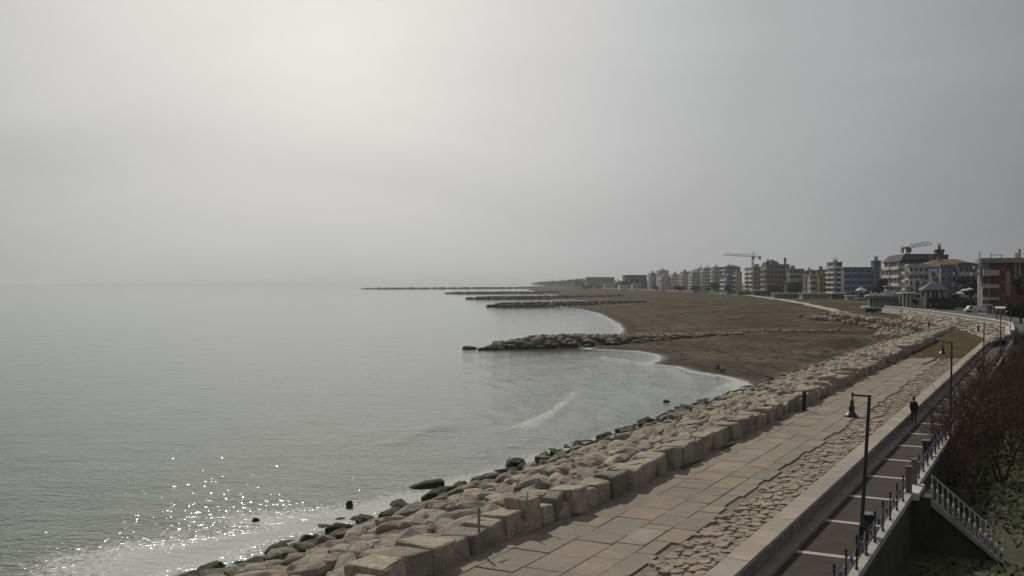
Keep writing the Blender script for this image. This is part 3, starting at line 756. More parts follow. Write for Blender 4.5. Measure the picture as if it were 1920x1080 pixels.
# ------------------------------------------------------------------ town
M_glass = plain((.030, .034, .042), .25, .4, .4, 0, .05, .5)
M_dglass = plain((.05, .055, .065), .3, .4, .4, 0, .05, .5)
def bld(name, label, x0, xc, x1, yt, D, st, col, h=4, cat='building', side=(3, 'win'), sea=(4, 'balc'), roof='flat', bcol=(.62, .61, .58), rcol=(.19, .085, .06), z0=2.8, maxd=55, group=None, over=.35, wm=None, extras=True):
    h = R(h); k0, k1, kc = (x0-960)/F, (x1-960)/F, (xc-960)/F
    X = kc*D; zt = ztop(yt, D); H = zt-z0
    W = (k1*D-X)/(math.cos(h)+k1*math.sin(h))
    den = (math.sin(h)-k0*math.cos(h)); L = (k0*D-X)/den if abs(den) > 1e-4 else maxd
    if L <= 0 or L > maxd: L = maxd
    if xc-x0 < 1: L = min(maxd, 14)
    t = thing(name, label, cat, (X, D, z0), -h, group)
    col = tuple(min(.55, c*1.25) for c in col)
    mb = MB(); mb.box(0, W, 0, L, -1, H); mb.build('wall', plain(col, .85, .14, .25), t)
    sh_ = H/st
    if roof == 'flat':
        mb = MB(); mb.box(-over, W+over, -over, L+over, H, H+.35)
        mb.box(-.05, W+.05, -.05, .2, H+.35, H+.8); mb.box(-.05, .2, .2, L, H+.35, H+.8)
        rf = mb.build('roof', plain(tuple(c*.75 for c in col), .85, .2, .3), t)
        rg = random.Random(int(xc*7+yt))
        if extras:
            mb = MB(); a = rg.uniform(.15, .5); mb.box(W*a, W*(a+.25), L*.2, L*.5, H+.3, H+.3+rg.uniform(1.6, 2.8)); mb.box(W*a-.2, W*(a+.25)+.2, L*.2-.2, L*.5+.2, H+2.9, H+3.1)
            mb.build('stair_house', plain(tuple(c*.8 for c in col), .85, .2, .3), rf)
            mb = MB()
            for k in range(3):
                x = W*rg.uniform(.1, .9); mb.tube((x, L*.3, H), (x, L*.3, H+rg.uniform(2, 4)), .07, n=4); mb.tube((x-.5, L*.3, H+2), (x+.5, L*.3, H+2), .05, n=4)
            mb.build('antenna', M_iron, rf)
    elif roof == 'hip':
        mb = MB(); o_ = .7; r_ = min(W, L)*.19; e = min(W, L)/2
        if W > L: ridge = ((e, L/2), (W-e, L/2))
        else: ridge = ((W/2, e), (W/2, L-e))
        mb.v = [(-o_, -o_, H), (W+o_, -o_, H), (W+o_, L+o_, H), (-o_, L+o_, H), (ridge[0][0], ridge[0][1], H+r_), (ridge[1][0], ridge[1][1], H+r_), (-o_, -o_, H-.2), (W+o_, -o_, H-.2), (W+o_, L+o_, H-.2), (-o_, L+o_, H-.2)]
        mb.f = ([(0, 1, 5, 4), (1, 2, 5), (2, 3, 4, 5), (3, 0, 4)] if W > L else [(0, 1, 4), (1, 2, 5, 4), (2, 3, 5), (3, 0, 4, 5)])+[(6, 9, 8, 7), (0, 6, 7, 1), (1, 7, 8, 2), (2, 8, 9, 3), (3, 9, 6, 0)]
        rf = mb.build('roof', plain(rcol, .85, .25, .6), t)
        mb = MB(); mb.box(W*.3, W*.3+.8, L*.4, L*.4+.8, H, H+r_+1); mb.build('chimney', plain((.2, .16, .14), .85, .2, 1), rf)
    fw, fb = [], []
    def face(n, kind, Wd, seaf):
        if not n or Wd < 1: return
        bw = Wd/n
        for s_ in range(st):
            for k in range(n):
                c = (k+.5)*bw; zb = s_*sh_
                ww = min(bw*.42, 1.9); z_a, z_b = zb+sh_*.28, zb+sh_*.80
                if kind == 'balc': ww = min(bw*.62, 3.2); z_a = zb+sh_*.05
                mb = MB()
                q = lambda a, b_, d0, d1, za, zb_: mb.box(a, b_, -d1, -d0, za, zb_) if not seaf else mb.box(-d1, -d0, a, b_, za, zb_)
                q(c-ww/2, c+ww/2, -.02, .05, z_a, z_b)
                fw.append(mb)
                if kind in ('balc',) and s_ > 0:
                    mb = MB(); bb = bw*.86
                    q(c-bb/2, c+bb/2, -.02, 1.4, zb-.02, zb+.2)
                    q(c-bb/2, c+bb/2, 1.28, 1.4, zb+.2, zb+sh_*.36); q(c-bb/2, c-bb/2+.1, .0, 1.28, zb+.2, zb+sh_*.36); q(c+bb/2-.1, c+bb/2, .0, 1.28, zb+.2, zb+sh_*.36)
                    fb.append(mb)
                if kind == 'win' and s_ > 0:
                    mb = MB(); q(c-ww*.62, c+ww*.62, -.02, .14, z_a-.14, z_a-.02); q(c-ww*.5-.14, c-ww*.5-.003, -.02, .1, z_a, z_b); q(c+ww*.5+.003, c+ww*.5+.14, -.02, .1, z_a, z_b); fw.append(('sh', mb))
                if kind == 'band' and s_ > 0 and k == 0:
                    mb = MB(); q(.1, Wd-.1, -.02, 1.3, zb-.05, zb+.15); q(.1, Wd-.1, 1.2, 1.3, zb+.15, zb+sh_*.36); fb.append(mb)
    face(side[0], side[1], W, False); face(sea[0], sea[1], L, True)
    wmat = wm or M_glass; last = None
    for mbx in fw[:170]:
        if isinstance(mbx, tuple):
            if last is not None: mbx[1].build('frame', plain(tuple(min(.7, c*1.35) for c in col), .8, .1, 1), last)
        else: last = mbx.build('window', wmat, t)
    bm_ = plain(bcol, .8, .12, .4)
    for mbx in fb[:90]: mbx.build('balcony', bm_, t)
    return t, W, L, H
gz = (.30, .29, .27)
T = 'buildings along the seafront'
# far left
bld('long_building', 'low long mauve grey building at the far left end of the town', 1094, 1100, 1152, 520.5, 1750, 4, (.16, .15, .18), 2, side=(12, 'win'), sea=(3, 'win'), extras=False, group=T)
bld('hall', 'dark blue flat hall left of the first white balcony tower', 1167, 1172, 1213, 516.5, 1500, 4, (.055, .06, .085), 2, side=(8, 'win'), sea=(3, 'win'), extras=False, group=T)
bld('long_building', 'small low dark building left of the mauve grey one', 1070, 1074, 1096, 525.5, 2100, 3, (.10, .11, .12), 2, side=(5, 'win'), sea=(2, 'win'), extras=False, group=T)
bld('kiosk', 'low white kiosk under the mauve grey building', 1131, 1134, 1152, 533, 1420, 1, (.5, .5, .48), 2, cat='kiosk', side=(4, 'win'), sea=(1, 'win'), extras=False, z0=2.9)
bld('kiosk', 'low white kiosk before the dark blue hall', 1158, 1162, 1184, 536, 1300, 1, (.5, .5, .48), 2, cat='kiosk', side=(4, 'win'), sea=(1, 'win'), extras=False, z0=2.9)
bld('kiosk', 'greenish white hut right of the low kiosks', 1184, 1186, 1201, 532.5, 1250, 1, (.42, .47, .43), 2, cat='kiosk', side=(2, 'win'), sea=(1, 'win'), extras=False, z0=2.9)
# mid town, far to near
L_ = [
 ('narrow white balcony tower at the left end of the apartment row', 1215, 1220, 1233, 513, 1230, 7, (.23, .24, .28), (1, 'win'), (2, 'balc')),
 ('grey block with a penthouse storey behind the low cream block', 1230, 1236, 1254, 508, 1200, 7, gz, (4, 'win'), (3, 'balc')),
 ('low cream block in front of the grey penthouse block', 1230, 1241, 1256, 519, 1120, 5, (.36, .35, .32), (3, 'win'), (3, 'balc')),
 ('pale grey block between the cream block and the taller hipped one', 1255, 1262, 1276, 515, 1100, 5, (.30, .295, .28), (3, 'win'), (2, 'balc')),
 ('grey block with rounded low roof, fifth in the apartment row', 1275, 1281, 1297, 510.5, 1060, 6, (.24, .24, .235), (3, 'win'), (2, 'balc')),
 ('green grey block with stacked white balconies on its left edge', 1292, 1299, 1311, 512, 980, 6, (.25, .28, .265), (2, 'win'), (2, 'balc')),
 ('grey block with two roof spires', 1303, 1308, 1322, 505, 1020, 7, (.27, .265, .25), (3, 'win'), (2, 'balc')),
 ('tall pale block with broad white balconies near the antenna mast', 1314, 1320, 1338, 504, 960, 7, (.30, .30, .285), (3, 'balc'), (2, 'balc')),
 ('grey block carrying a small dome and an antenna', 1334, 1339, 1353, 502, 930, 7, (.27, .27, .26), (3, 'win'), (2, 'balc')),
]
for lb, x0, xc, x1, yt, D, st, col, sd, se in L_:
    col = tuple(min(.5, c*1.45) for c in col)
    bld('apartment_block', lb, x0, xc, x1, yt, D, st, col, 3, side=sd, sea=se, group=T)
bld('apartment_block', 'mauve block with curved dark roof left of the tower crane', 1351, 1362, 1388, 501, 900, 7, (.22, .20, .25), 3, side=(5, 'win'), sea=(2, 'balc'), roof='hip', rcol=(.05, .045, .065), group=T)
bld('apartment_block', 'low teal blue house in front of the mauve block', 1352, 1363, 1378, 519, 800, 4, (.17, .22, .24), 3, side=(3, 'win'), sea=(3, 'balc'), group=T)
bld('apartment_block', 'narrow house with pale pilasters beside the teal blue house', 1377, 1381, 1391, 511, 790, 5, (.36, .32, .27), 3, side=(2, 'win'), sea=(1, 'balc'), group=T)
bld('apartment_block', 'grey block with two columns of bright white balconies under the crane', 1388, 1413, 1436, 502.5, 760, 6, (.22, .217, .205), 6, side=(3, 'win'), sea=(2, 'balc'), bcol=(.72, .71, .68), group=T)
bld('hotel', 'large stepped grey hotel with long terraces right of the crane', 1428, 1437, 1480, 497.5, 720, 6, (.185, .178, .16), 4, side=(6, 'band'), sea=(2, 'band'), bcol=(.24, .23, .20), group=T)
bld('hotel', 'set back upper storeys of a dark hotel under the roof garden', 1430, 1434, 1460, 494, 745, 7, (.15, .145, .135), 4, side=(4, 'win'), sea=(1, 'win'), group=T)
bld('apartment_block', 'grey gabled block right of the round tower', 1472, 1480, 1508, 506, 700, 5, (.18, .172, .16), 4, side=(4, 'balc'), sea=(2, 'win'), bcol=(.40, .39, .36), group=T)
bld('apartment_block', 'dark grey block with hipped roof left of the olive house', 1505, 1511, 1535, 508.5, 660, 5, (.15, .15, .14), 4, side=(3, 'win'), sea=(2, 'win'), roof='hip', rcol=(.06, .058, .055), group=T)
bld('apartment_block', 'dark grey flat block behind the olive house', 1530, 1534, 1556, 508, 650, 5, (.155, .155, .145), 4, side=(3, 'win'), sea=(1, 'win'), group=T)
bld('house', 'cream house with two stacks of white balconies left of the olive house', 1514, 1519, 1530, 517, 610, 4, (.33, .32, .26), 4, side=(2, 'balc'), sea=(1, 'win'), group=T)
bld('house', 'olive yellow house left of the blue hotel', 1530, 1536, 1556, 517, 600, 4, (.22, .185, .085), 4, side=(3, 'win'), sea=(1, 'win'), bcol=(.45, .44, .36), group=T)
bld('house', 'dark slate hall with low arched roof among dark trees', 1471, 1476, 1505, 529, 640, 2, (.045, .055, .065), 4, side=(3, 'win'), sea=(1, 'win'), roof='hip', rcol=(.03, .036, .042), group=T)
t, W_, L1, H = bld('hotel', 'slate tower of the blue hotel with zigzag white balconies on its sea side', 1551, 1568, 1579, 493.5, 575, 7, (.12, .125, .155), 4, side=(1, 'balc'), sea=(2, 'balc'), bcol=(.58, .56, .50), group=T)
bld('hotel', 'blue four storey hotel with rows of dark windows', 1577, 1582, 1648, 503.5, 560, 5, (.105, .145, .25), 4, side=(5, 'balc'), sea=(1, 'win'), bcol=(.24, .27, .36), extras=False, group=T)
bld('tower', 'slate chimney tower on the right end of the blue hotel', 1633, 1638, 1652, 491, 555, 8, (.12, .13, .165), 4, side=(1, 'win'), sea=(1, 'win'), cat='building', group=T)
bld('house', 'pink walled house with low red roof between the two hotels', 1650, 1655, 1676, 503, 520, 5, (.24, .13, .125), 4, side=(3, 'win'), sea=(1, 'win'), roof='hip', group=T)
# big hotel with dark mansard
t, W_, L1, H = bld('hotel', 'large grey hotel with stacked pale balconies and dark mansard roof', 1658, 1692, 1768, 489, 440, 5, (.17, .17, .165), 9, side=(7, 'band'), sea=(2, 'balc'), roof='none', bcol=(.52, .50, .43), maxd=48, group=T)
mb = MB(); mb.v = [(-1, -1, H), (W_+.5, -1, H), (W_+.5, L1+1, H), (-1, L1+1, H), (1.2, 1, H+3.0), (W_-1, 1, H+3.0), (W_-1, L1-5, H+3.0), (1.2, L1-5, H+3.0), (-1, -1, H-.4), (W_+.5, -1, H-.4), (W_+.5, L1+1, H-.4), (-1, L1+1, H-.4)]
mb.f = [(0, 1, 5, 4), (1, 2, 6, 5), (2, 3, 7, 6), (3, 0, 4, 7), (4, 5, 6, 7), (8, 11, 10, 9), (0, 8, 9, 1), (1, 9, 10, 2), (2, 10, 11, 3), (3, 11, 8, 0)]
rf = mb.build('roof', plain((.022, .022, .028), .8, .3, .4), t)
mb = MB()
for k in range(9): mb.box(1.5+k*(W_-3)/9, 1.5+k*(W_-3)/9+.9, -.55, .6, H+.7, H+2.2)
mb.build('dormer', plain((.14, .14, .16), .5, .3, 1), rf)
bld('tower', 'ornate dark brick turret rising behind the grey hotel roof', 1752, 1757, 1770, 471, 425, 9, (.075, .068, .06), 6, side=(1, 'win'), sea=(1, 'win'), group=T)
bld('tower', 'lower dark brick annexe beside the ornate turret', 1744, 1748, 1778, 481, 420, 8, (.07, .062, .052), 6, side=(2, 'win'), sea=(1, 'win'), extras=False, group=T)
bld('house', 'long house with terracotta roof above white columned balconies', 1718, 1736, 1836, 497, 395, 4, (.21, .22, .25), 6, side=(7, 'balc'), sea=(3, 'balc'), roof='hip', rcol=(.17, .085, .065), bcol=(.5, .5, .52), maxd=14, group=T)
bld('house', 'white panelled building in front of the terracotta roofed house', 1697, 1704, 1741, 499, 375, 5, (.44, .44, .45), 6, side=(4, 'balc'), sea=(1, 'balc'), bcol=(.52, .52, .53), extras=False, group=T)
bld('house', 'plain grey blue building right of the white panelled one', 1742, 1764, 1795, 500, 365, 5, (.165, .185, .20), 6, side=(3, 'win'), sea=(2, 'win'), extras=False, group=T)
bld('house', 'slate building with long white balcony left of the red hotel', 1792, 1797, 1830, 497, 360, 4, (.12, .125, .145), 6, side=(3, 'band'), sea=(1, 'band'), bcol=(.36, .36, .37), extras=False, group=T)
# low structures on the beach edge
def shed(name, label, x0, x1, yt, yb, D, wall, roofc, nb, cat, depth=8, h=3, doors=(.05, .055, .05)):
    h = R(h); X = (x0-960)/F*D; W = ((x1-960)/F*D-X)/(math.cos(h)+(x1-960)/F*math.sin(h)); z0 = ztop(yb, D); H = ztop(yt, D)-z0
    t = thing(name, label, cat, (X, D, z0), -h)
    mb = MB(); mb.box(0, W, 0, depth, -1.5, H-.35); mb.build('wall', plain(wall, .85, .15, .3), t)
    mb = MB(); mb.box(-.5, W+.5, -1.2, depth+.4, H-.35, H); mb.build('roof', plain(roofc, .8, .12, .3), t)
    for k in range(nb):
        mb = MB(); bw = W/nb; mb.box((k+.2)*bw, (k+.72)*bw, -.06, .02, .1, (H-.35)*.78); mb.build('door', plain(doors if k % 3 else tuple(min(.4, c*3) for c in doors), .7, .2, 1), t)
        if k % 2 == 0: mb = MB(); mb.box(k*bw-.08, k*bw+.08, -1.1, -.95, -.5, H-.36); mb.build('post', M_white, t)
    return t
shed('beach_pavilion', 'dark open beach pavilion with thick white roof', 1412, 1452, 544.5, 555, 720, (.06, .05, .042), (.55, .54, .50), 6, 'pavilion', 10)
shed('beach_pavilion', 'dark low shelter left of the white roofed pavilion', 1385, 1412, 546.5, 552.5, 740, (.06, .05, .042), (.17, .15, .13), 5, 'pavilion', 8)
shed('bath_house', 'grey fronted beach cabins left half of the long white roof', 1451, 1503, 549.5, 560.5, 600, (.25, .25, .24), (.50, .49, .45), 12, 'beach cabins', 7)
shed('bath_house', 'cream beach cabins with dark doorways under the long white roof', 1504, 1560, 549.5, 565, 560, (.31, .30, .22), (.50, .49, .45), 11, 'beach cabins', 7)
shed('bath_house', 'windowless dark brown beach hut right of the cream cabins', 1560, 1589, 549.8, 567, 540, (.052, .042, .042), (.40, .39, .37), 0, 'beach cabins', 7)
shed('beach_kiosk', 'small white kiosk with dark openings left of the green pavilion', 1588, 1606, 554, 567, 520, (.40, .40, .38), (.58, .58, .55), 3, 'kiosk', 4)
shed('beach_kiosk', 'low dark planked kiosk beneath the pyramid tent', 1608, 1626, 559, 568, 500, (.05, .045, .04), (.34, .36, .34), 3, 'kiosk', 4)
# town seawall strip
tw_pts = [(town[i][0]-2, town[i][1]) for i in range(8, 12)]
sw = thing('seafront_wall', 'long low pale wall between beach and town front', 'wall')
ribbon(tw_pts, 0, .5, 2, 3.9, 'wall', plain((.40, .38, .34), .85, .2, .3), sw, 120)
# pyramid tent
X, D = (1607-960)/F*505, 505
t = thing('pyramid_tent', 'white pyramid roofed tent in front of the blue hotel', 'tent', (X, D, ztop(553, D)))
mb = MB(); w = 4.2; z_ = 2.4
mb.v = [(-.2, -w/2, z_), (w+.2, -w/2, z_), (w+.2, w/2, z_), (-.2, w/2, z_), (w/2, 0, z_+1.6), (-.2, -w/2, z_-.25), (w+.2, -w/2, z_-.25), (w+.2, w/2, z_-.25), (-.2, w/2, z_-.25)]
mb.f = [(0, 1, 4), (1, 2, 4), (2, 3, 4), (3, 0, 4), (5, 8, 7, 6), (0, 5, 6, 1), (1, 6, 7, 2), (2, 7, 8, 3), (3, 8, 5, 0)]
mb.build('canopy', plain((.62, .62, .58), .7, .1, 1), t)
for x_ in (0, w):
    for y_ in (-w/2, w/2): mb = MB(); mb.tube((x_, y_, -3), (x_, y_, z_-.2), .08); mb.build('pole', M_white, t)
# ------------------------------------------------------------------ restaurant pavilion on its platform
D = 330; X = (1617-960)/F*D; z0 = ztop(578, D)
M_pg = plain((.40, .45, .41), .75, .12, .6); M_pw = plain((.47, .47, .44), .75, .15, .6)
t = thing('restaurant', 'pale green glazed restaurant on a platform over the beach', 'restaurant', (X, D, z0), -R(17))
u = D/F    # metres per photo pixel here
mb = MB(); mb.box(0, 74*u, -1, 13, -.1, .45); mb.build('platform', M_pg, t)
mb = MB()
for i in range(9): mb.box(1+i*8*u, 1+i*8*u+.35, 0, .35, -3.5, -.1)
mb.box(1.5, 72*u, 2, 12, -3.5, -.1); mb.build('foundation', plain((.075, .07, .07), .9, .2, .5), t)
mb = MB(); mb.box(13*u, 73*u, 2.2, 11, .45, 27*u-.7); mb.build('wall', plain((.13, .155, .14), .8, .2, .5), t)
for i in range(10):
    mb = MB(); a = 13.8*u+i*5.9*u; mb.box(a, a+4.6*u, 2.08, 2.22, .9, 3.3); f_ = mb.build('window', M_dglass if i % 2 else M_glass, t)
    mb = MB(); mb.box(a+4.65*u, a+5.7*u, 2.0, 2.2, .45, 3.9); mb.box(a, a+4.6*u, 2.02, 2.2, 3.3, 3.55); mb.build('frame', M_pg, f_)
rf = MB(); rf.box(9*u, 74*u, .6, 12, 26*u-.65, 29*u-.6); rf = rf.build('roof', M_pg, t)
mb = MB(); mb.box(4*u, 10*u, .9, 6, 24*u-.4, 25*u-.3); mb.build('awning', M_pw, t)
mb = MB()
for i in range(28): mb.tube((.15+i*2.6*u, -.8, .45), (.15+i*2.6*u, -.8, 1.5), .03, n=4)
mb.tube((.1, -.8, 1.5), (73*u, -.8, 1.5), .045, n=5); mb.tube((.1, -.8, 1.0), (73*u, -.8, 1.0), .03, n=5); mb.build('railing', M_pg, t)
for (a, b_, za, zb, c, nm) in ((14, 17, 29, 36, M_pw, 'chimney'), (20, 27, 29, 33, M_pw, 'planter'), (33, 36, 29, 34, M_pw, 'planter'), (39, 50, 29, 35, M_pw, 'terrace_box'), (52, 58, 29, 37, M_pw, 'terrace_box'), (60, 64, 28.6, 38, plain((.20, .2, .2), .8, .2, 1), 'stair_house'), (66, 74, 29, 36, M_pw, 'terrace_box')):
    mb = MB(); mb.box(a*u, b_*u, 3, 3+(b_-a)*u, za*u-.62, zb*u-.62); mb.build(nm, c, t, False, .03)
mb = MB(); mb.box(41*u, 90*u, 6, 14, 40*u, 42*u)
for i in range(7): mb.box((42+i*7.5)*u, (43+i*7.5)*u, 6.1, 6.3, 29*u-.6, 40*u)
mb.build('pergola', M_pw, t)
# right wing and entrance columns
t = thing('restaurant_wing', 'open column fronted wing right of the green restaurant', 'building', ((1691-960)/F*322, 322, ztop(579, 322)), -R(7))
mb = MB(); mb.box(0, 26*u, 2, 14, -1, 27*u); mb.build('wall', plain((.13, .128, .12), .85, .2, .5), t)
mb = MB(); mb.box(-1*u, 28*u, -1, 15, 27*u, 29.5*u); mb.build('roof', M_pw, t)
for i in range(5): mb = MB(); mb.box(i*6.3*u, i*6.3*u+.45, -.8, -.35, -1, 27*u-.01); mb.build('column', M_pw, t)
t = thing('white_pergola', 'white square framed pergola tower above the restaurant wing', 'pergola', ((1704-960)/F*335, 335, ztop(550, 335)), -R(7))
mb = MB(); mb.box(-.2, 23*u, 0, 5, 25*u, 28*u); mb.build('roof', M_white, t)
for i in (0, 7, 10.5, 20.5): mb = MB(); mb.box(i*u, i*u+.45, 0, .4, -5, 25*u-.01); mb.build('column', M_white, t)
mb = MB(); mb.box(3*u, 20*u, 1.2, 4.5, -5, 24*u); mb.build('wall', plain((.10, .1, .1), .85, .2, .5), t)
# gazebo with hipped mauve roof
D = 300; u = D/F
t = thing('gazebo', 'square gazebo with mauve hipped roof and dark sides', 'gazebo', ((1733-960)/F*D, D, 4.0), -R(12))
zr = ztop(543, D)-4; zp = ztop(526, D)-4; w = 40*u
mb = MB(); mb.v = [(-.6, -.6, zr), (w+.6, -.6, zr), (w+.6, w+.6, zr), (-.6, w+.6, zr), (w/2, w/2, zp), (-.6, -.6, zr-.3), (w+.6, -.6, zr-.3), (w+.6, w+.6, zr-.3), (-.6, w+.6, zr-.3)]
mb.f = [(0, 1, 4), (1, 2, 4), (2, 3, 4), (3, 0, 4), (5, 8, 7, 6), (0, 5, 6, 1), (1, 6, 7, 2), (2, 7, 8, 3), (3, 8, 5, 0)]
mb.build('roof', plain((.125, .115, .14), .8, .2, .8), t)
mb = MB(); mb.box(.5, w-.5, .5, w-.5, -.5, zr-.31); mb.build('wall', plain((.035, .042, .036), .8, .3, .6), t)
for i, cc in enumerate(((.36, .35, .3), (.4, .39, .34), (.12, .12, .1), (.42, .41, .36), (.3, .3, .3))):
    mb = MB(); mb.box((1+i*8)*u, (5+i*8)*u, .1, .45, 1.2 if i != 4 else -.3, zr-.32); mb.build('curtain', plain(cc, .8, .2, 2), t)

# ------------------------------------------------------------------ red hotel
D = 262; u = D/F
hx = R(20)
t = thing('red_hotel', 'red hotel with a tall vertical sign and wide balconies at the right edge', 'hotel', ((1856-960)/F*D, D, 3.2), -hx)
def zz(py): return ztop(py, D)-3.2
M_red = plain((.16, .055, .045), .85, .18, .35); M_trim = plain((.37, .345, .33), .8, .15, .6); M_gr = plain((.24, .24, .225), .8, .15, .6)
mb = MB(); mb.box(0, 44*u, 0, 14, -1, zz(493)); mb.box(44.02*u, 52*u, .5, 14, -1, zz(492)); mb.box(52.02*u, 90*u, 1, 14, -1, zz(493)); mb.build('wall', M_red, t)
rf = MB(); rf.box(-17*u, 92*u, -1.6, 15, zz(493)+.02, zz(491)); rf.box(-16.5*u, 92*u, -1.5, -1.3, zz(491), zz(484)); rf.box(-16.5*u, -16*u, -1.3, 14, zz(491), zz(484)); rf = rf.build('roof', M_gr, t)
mb = MB(); mb.box(44.5*u, 48*u, 2, 4, zz(484), zz(474)); mb.box(50*u, 54*u, 2, 4.5, zz(484), zz(467)); mb.box(60*u, 78*u, 2, 7, zz(476), zz(474)); mb.box(61*u, 63*u, 2.2, 2.6, zz(491), zz(476)); mb.box(74*u, 76*u, 2.2, 2.6, zz(491), zz(476)); mb.build('roof_hut', M_trim, rf)
mb = MB(); mb.box(4*u, 24*u, 3, 5, zz(478), zz(477)); mb.tube((4.5*u, 4, zz(491)), (4.5*u, 4, zz(474)), .12); mb.tube((23*u, 4, zz(491)), (23*u, 4, zz(477)), .12); mb.build('roof_frame', M_trim, rf)
mb = MB(); mb.box(-19.5*u, -17.7*u, -1.9, -1.2, -1, zz(472)); mb.build('flue', M_trim, t)
mb = MB(); mb.box(-13*u, -.02, 0, 14, -1, zz(493.5)); mb.build('side_wing', M_gr, t)
for (ya, yb) in ((506, 517), (533.5, 540), (558, 561.5)):
    mb = MB(); mb.box(-12*u, 14*u, -3.2, -.02, zz(yb), zz(yb)+.3); mb.box(-12*u, 14*u, -3.2, -3.0, zz(yb)+.3, zz(ya)); mb.box(13.6*u, 14*u, -3.0, -.02, zz(yb)+.3, zz(ya)); mb.box(-12*u, -11.6*u, -3.0, -.02, zz(yb)+.3, zz(ya)); mb.build('balcony', M_trim, t)
for (ya, yb, xa) in ((498, 504, -26), (511, 516, -30)):
    mb = MB(); mb.box(xa*u, -12.5*u, 1, 6, zz(yb), zz(ya)); mb.build('balcony', M_gr, t)
for (a, b_, ya, yb) in ((2, 12, 496, 506), (2, 12, 519, 533), (2, 12, 541, 557), (-11, -4, 520, 531), (-11, -4, 542, 556), (20, 24.5, 497, 504), (20, 24.5, 522, 527), (20, 24.5, 544, 552), (31.5, 36, 560, 570)):
    mb = MB(); mb.box(a*u, b_*u, -.12, .02, zz(yb), zz(ya)); w_ = mb.build('window', M_glass, t)
    mb = MB(); mb.box(a*u-.1, b_*u+.1, -.22, -.02, zz(yb)-.25, zz(yb)-.003); mb.build('sill', M_trim, w_)
mb = MB(); mb.box(41.5*u, 45*u, -.5, .0, zz(529), zz(492)); mb.box(48*u, 52*u, -.3, .48, zz(518), zz(492)); mb.build('pilaster', M_gr, t)
# sign
sg = MB(); xs0, xs1 = 27.2*u, 33.6*u
def arch(x0, x1, y0, y1, zb, ztp):
    xm = (x0+x1)/2; pr = [(x0, zb), (x1, zb), (x1, ztp-.7), (x1-(x1-x0)*.2, ztp-.25), (xm, ztp), (x0+(x1-x0)*.2, ztp-.25), (x0, ztp-.7)]
    n = len(pr); return [(p[0], y0, p[1]) for p in pr]+[(p[0], y1, p[1]) for p in pr], [tuple(range(n)), tuple(range(2*n-1, n-1, -1))]+[(k, n+k, n+(k+1) % n, (k+1) % n) for k in range(n)]
sg.add(*arch(xs0, xs1, -.45, -.15, zz(553.5), zz(508))); sgo = sg.build('sign', plain((.42, .36, .34), .6, .1, 2), t)
sg = MB(); sg.add(*arch(xs0+.2, xs1-.2, -.49, -.4, zz(552.7), zz(509.5))); sg.build('sign_panel', plain((.22, .17, .165), .6, .1, 2), sgo)
for k, ch in enumerate('ISTA'):
    cu = bpy.data.curves.new('sign_letter', 'FONT'); cu.body = ch; cu.size = 5.6*u/.72; cu.align_x = 'CENTER'; cu.extrude = .05
    cu.materials.append(M_iron)
    oc = bpy.data.objects.new('c', cu); C.objects.link(oc); bpy.context.view_layer.update(); ml = bpy.data.meshes.new_from_object(oc.evaluated_get(bpy.context.evaluated_depsgraph_get())); bpy.data.objects.remove(oc); o = bpy.data.objects.new('sign_letter', ml); C.objects.link(o); o.parent = sgo
    o.location = ((xs0+xs1)/2, -.55, zz(535.2+k*5.6)); o.rotation_euler = (R(90), 0, 0); o.scale = (.55, .78, 1)
# hotel forecourt
t = thing('terrace', 'hotel terrace with white frames and posts under the red hotel', 'terrace', ((1838-960)/F*250, 250, 3.9), -hx); u = 250/F
mb = MB(); mb.box(-1*u, 58*u, 0, 6, -1.5, .3); mb.build('floor', M_trim, t)
for a in (3, 9.5, 20, 26, 33, 44, 49):
    mb = MB(); mb.box(a*u, a*u+.28, .1, .4, .3, 17*u if a < 25 else 13*u); mb.build('post', M_white, t)
mb = MB(); mb.box(2*u, 22*u, -.1, 4, 17*u+.003, 18.6*u); mb.build('canopy', M_gr, t)
mb = MB(); mb.box(24*u, 45*u, .6, 4.5, .3, 9*u); mb.build('wall', plain((.10, .085, .08), .85, .25, .6), t)
mb = MB(); mb.v = [(25*u, -1.5, 13*u), (45*u, -1.5, 13*u), (45*u, 1.5, 16*u), (25*u, 1.5, 16*u), (25*u, -1.5, 12.3*u), (45*u, -1.5, 12.3*u), (45*u, 1.5, 15.3*u), (25*u, 1.5, 15.3*u)]
mb.f = [(0, 1, 2, 3), (7, 6, 5, 4), (0, 4, 5, 1), (1, 5, 6, 2), (2, 6, 7, 3), (3, 7, 4, 0)]; mb.build('awning', plain((.5, .49, .47), .8, .1, 1), t)
mb = MB(); mb.box(24.5*u, 25*u, .2, .6, .3, 12*u); mb.box(9.9*u, 20*u, .12, .35, .3, 4*u); mb.build('parapet', M_trim, t)
# parasols on the terrace and restaurant roof
def parasol(px, py, D, w, label, col=(.58, .58, .55), ylow=None):
    x = (px-960)/F*D; z = ztop(py, D)
    t = thing('parasol', label, 'parasol', (x, D, z-2.6), 0)
    mb = MB(); n = 8; vs = [(0, 0, 2.6)]+[(w/2*math.cos(2*math.pi*k/n), w/2*math.sin(2*math.pi*k/n), 2.05) for k in range(n)]+[(w/2*math.cos(2*math.pi*k/n), w/2*math.sin(2*math.pi*k/n), 1.9) for k in range(n)]
    mb.add(vs, [(0, 1+k, 1+(k+1) % n) for k in range(n)]+[(1+k, 9+k, 9+(k+1) % n, 1+(k+1) % n) for k in range(n)]); mb.build('canopy', plain(col, .8, .1, 1), t)
    mb = MB(); mb.tube((0, 0, -.5), (0, 0, 2.55), .05); mb.build('pole', M_iron, t)
parasol(1800, 546, 285, 2.6, 'white parasol before the dark tree by the gazebo')
parasol(1808, 541, 288, 2.4, 'higher pale parasol left of the red hotel')
parasol(1818, 539, 290, 2.4, 'pale parasol closest to the grey wing of the red hotel', (.5, .5, .48))
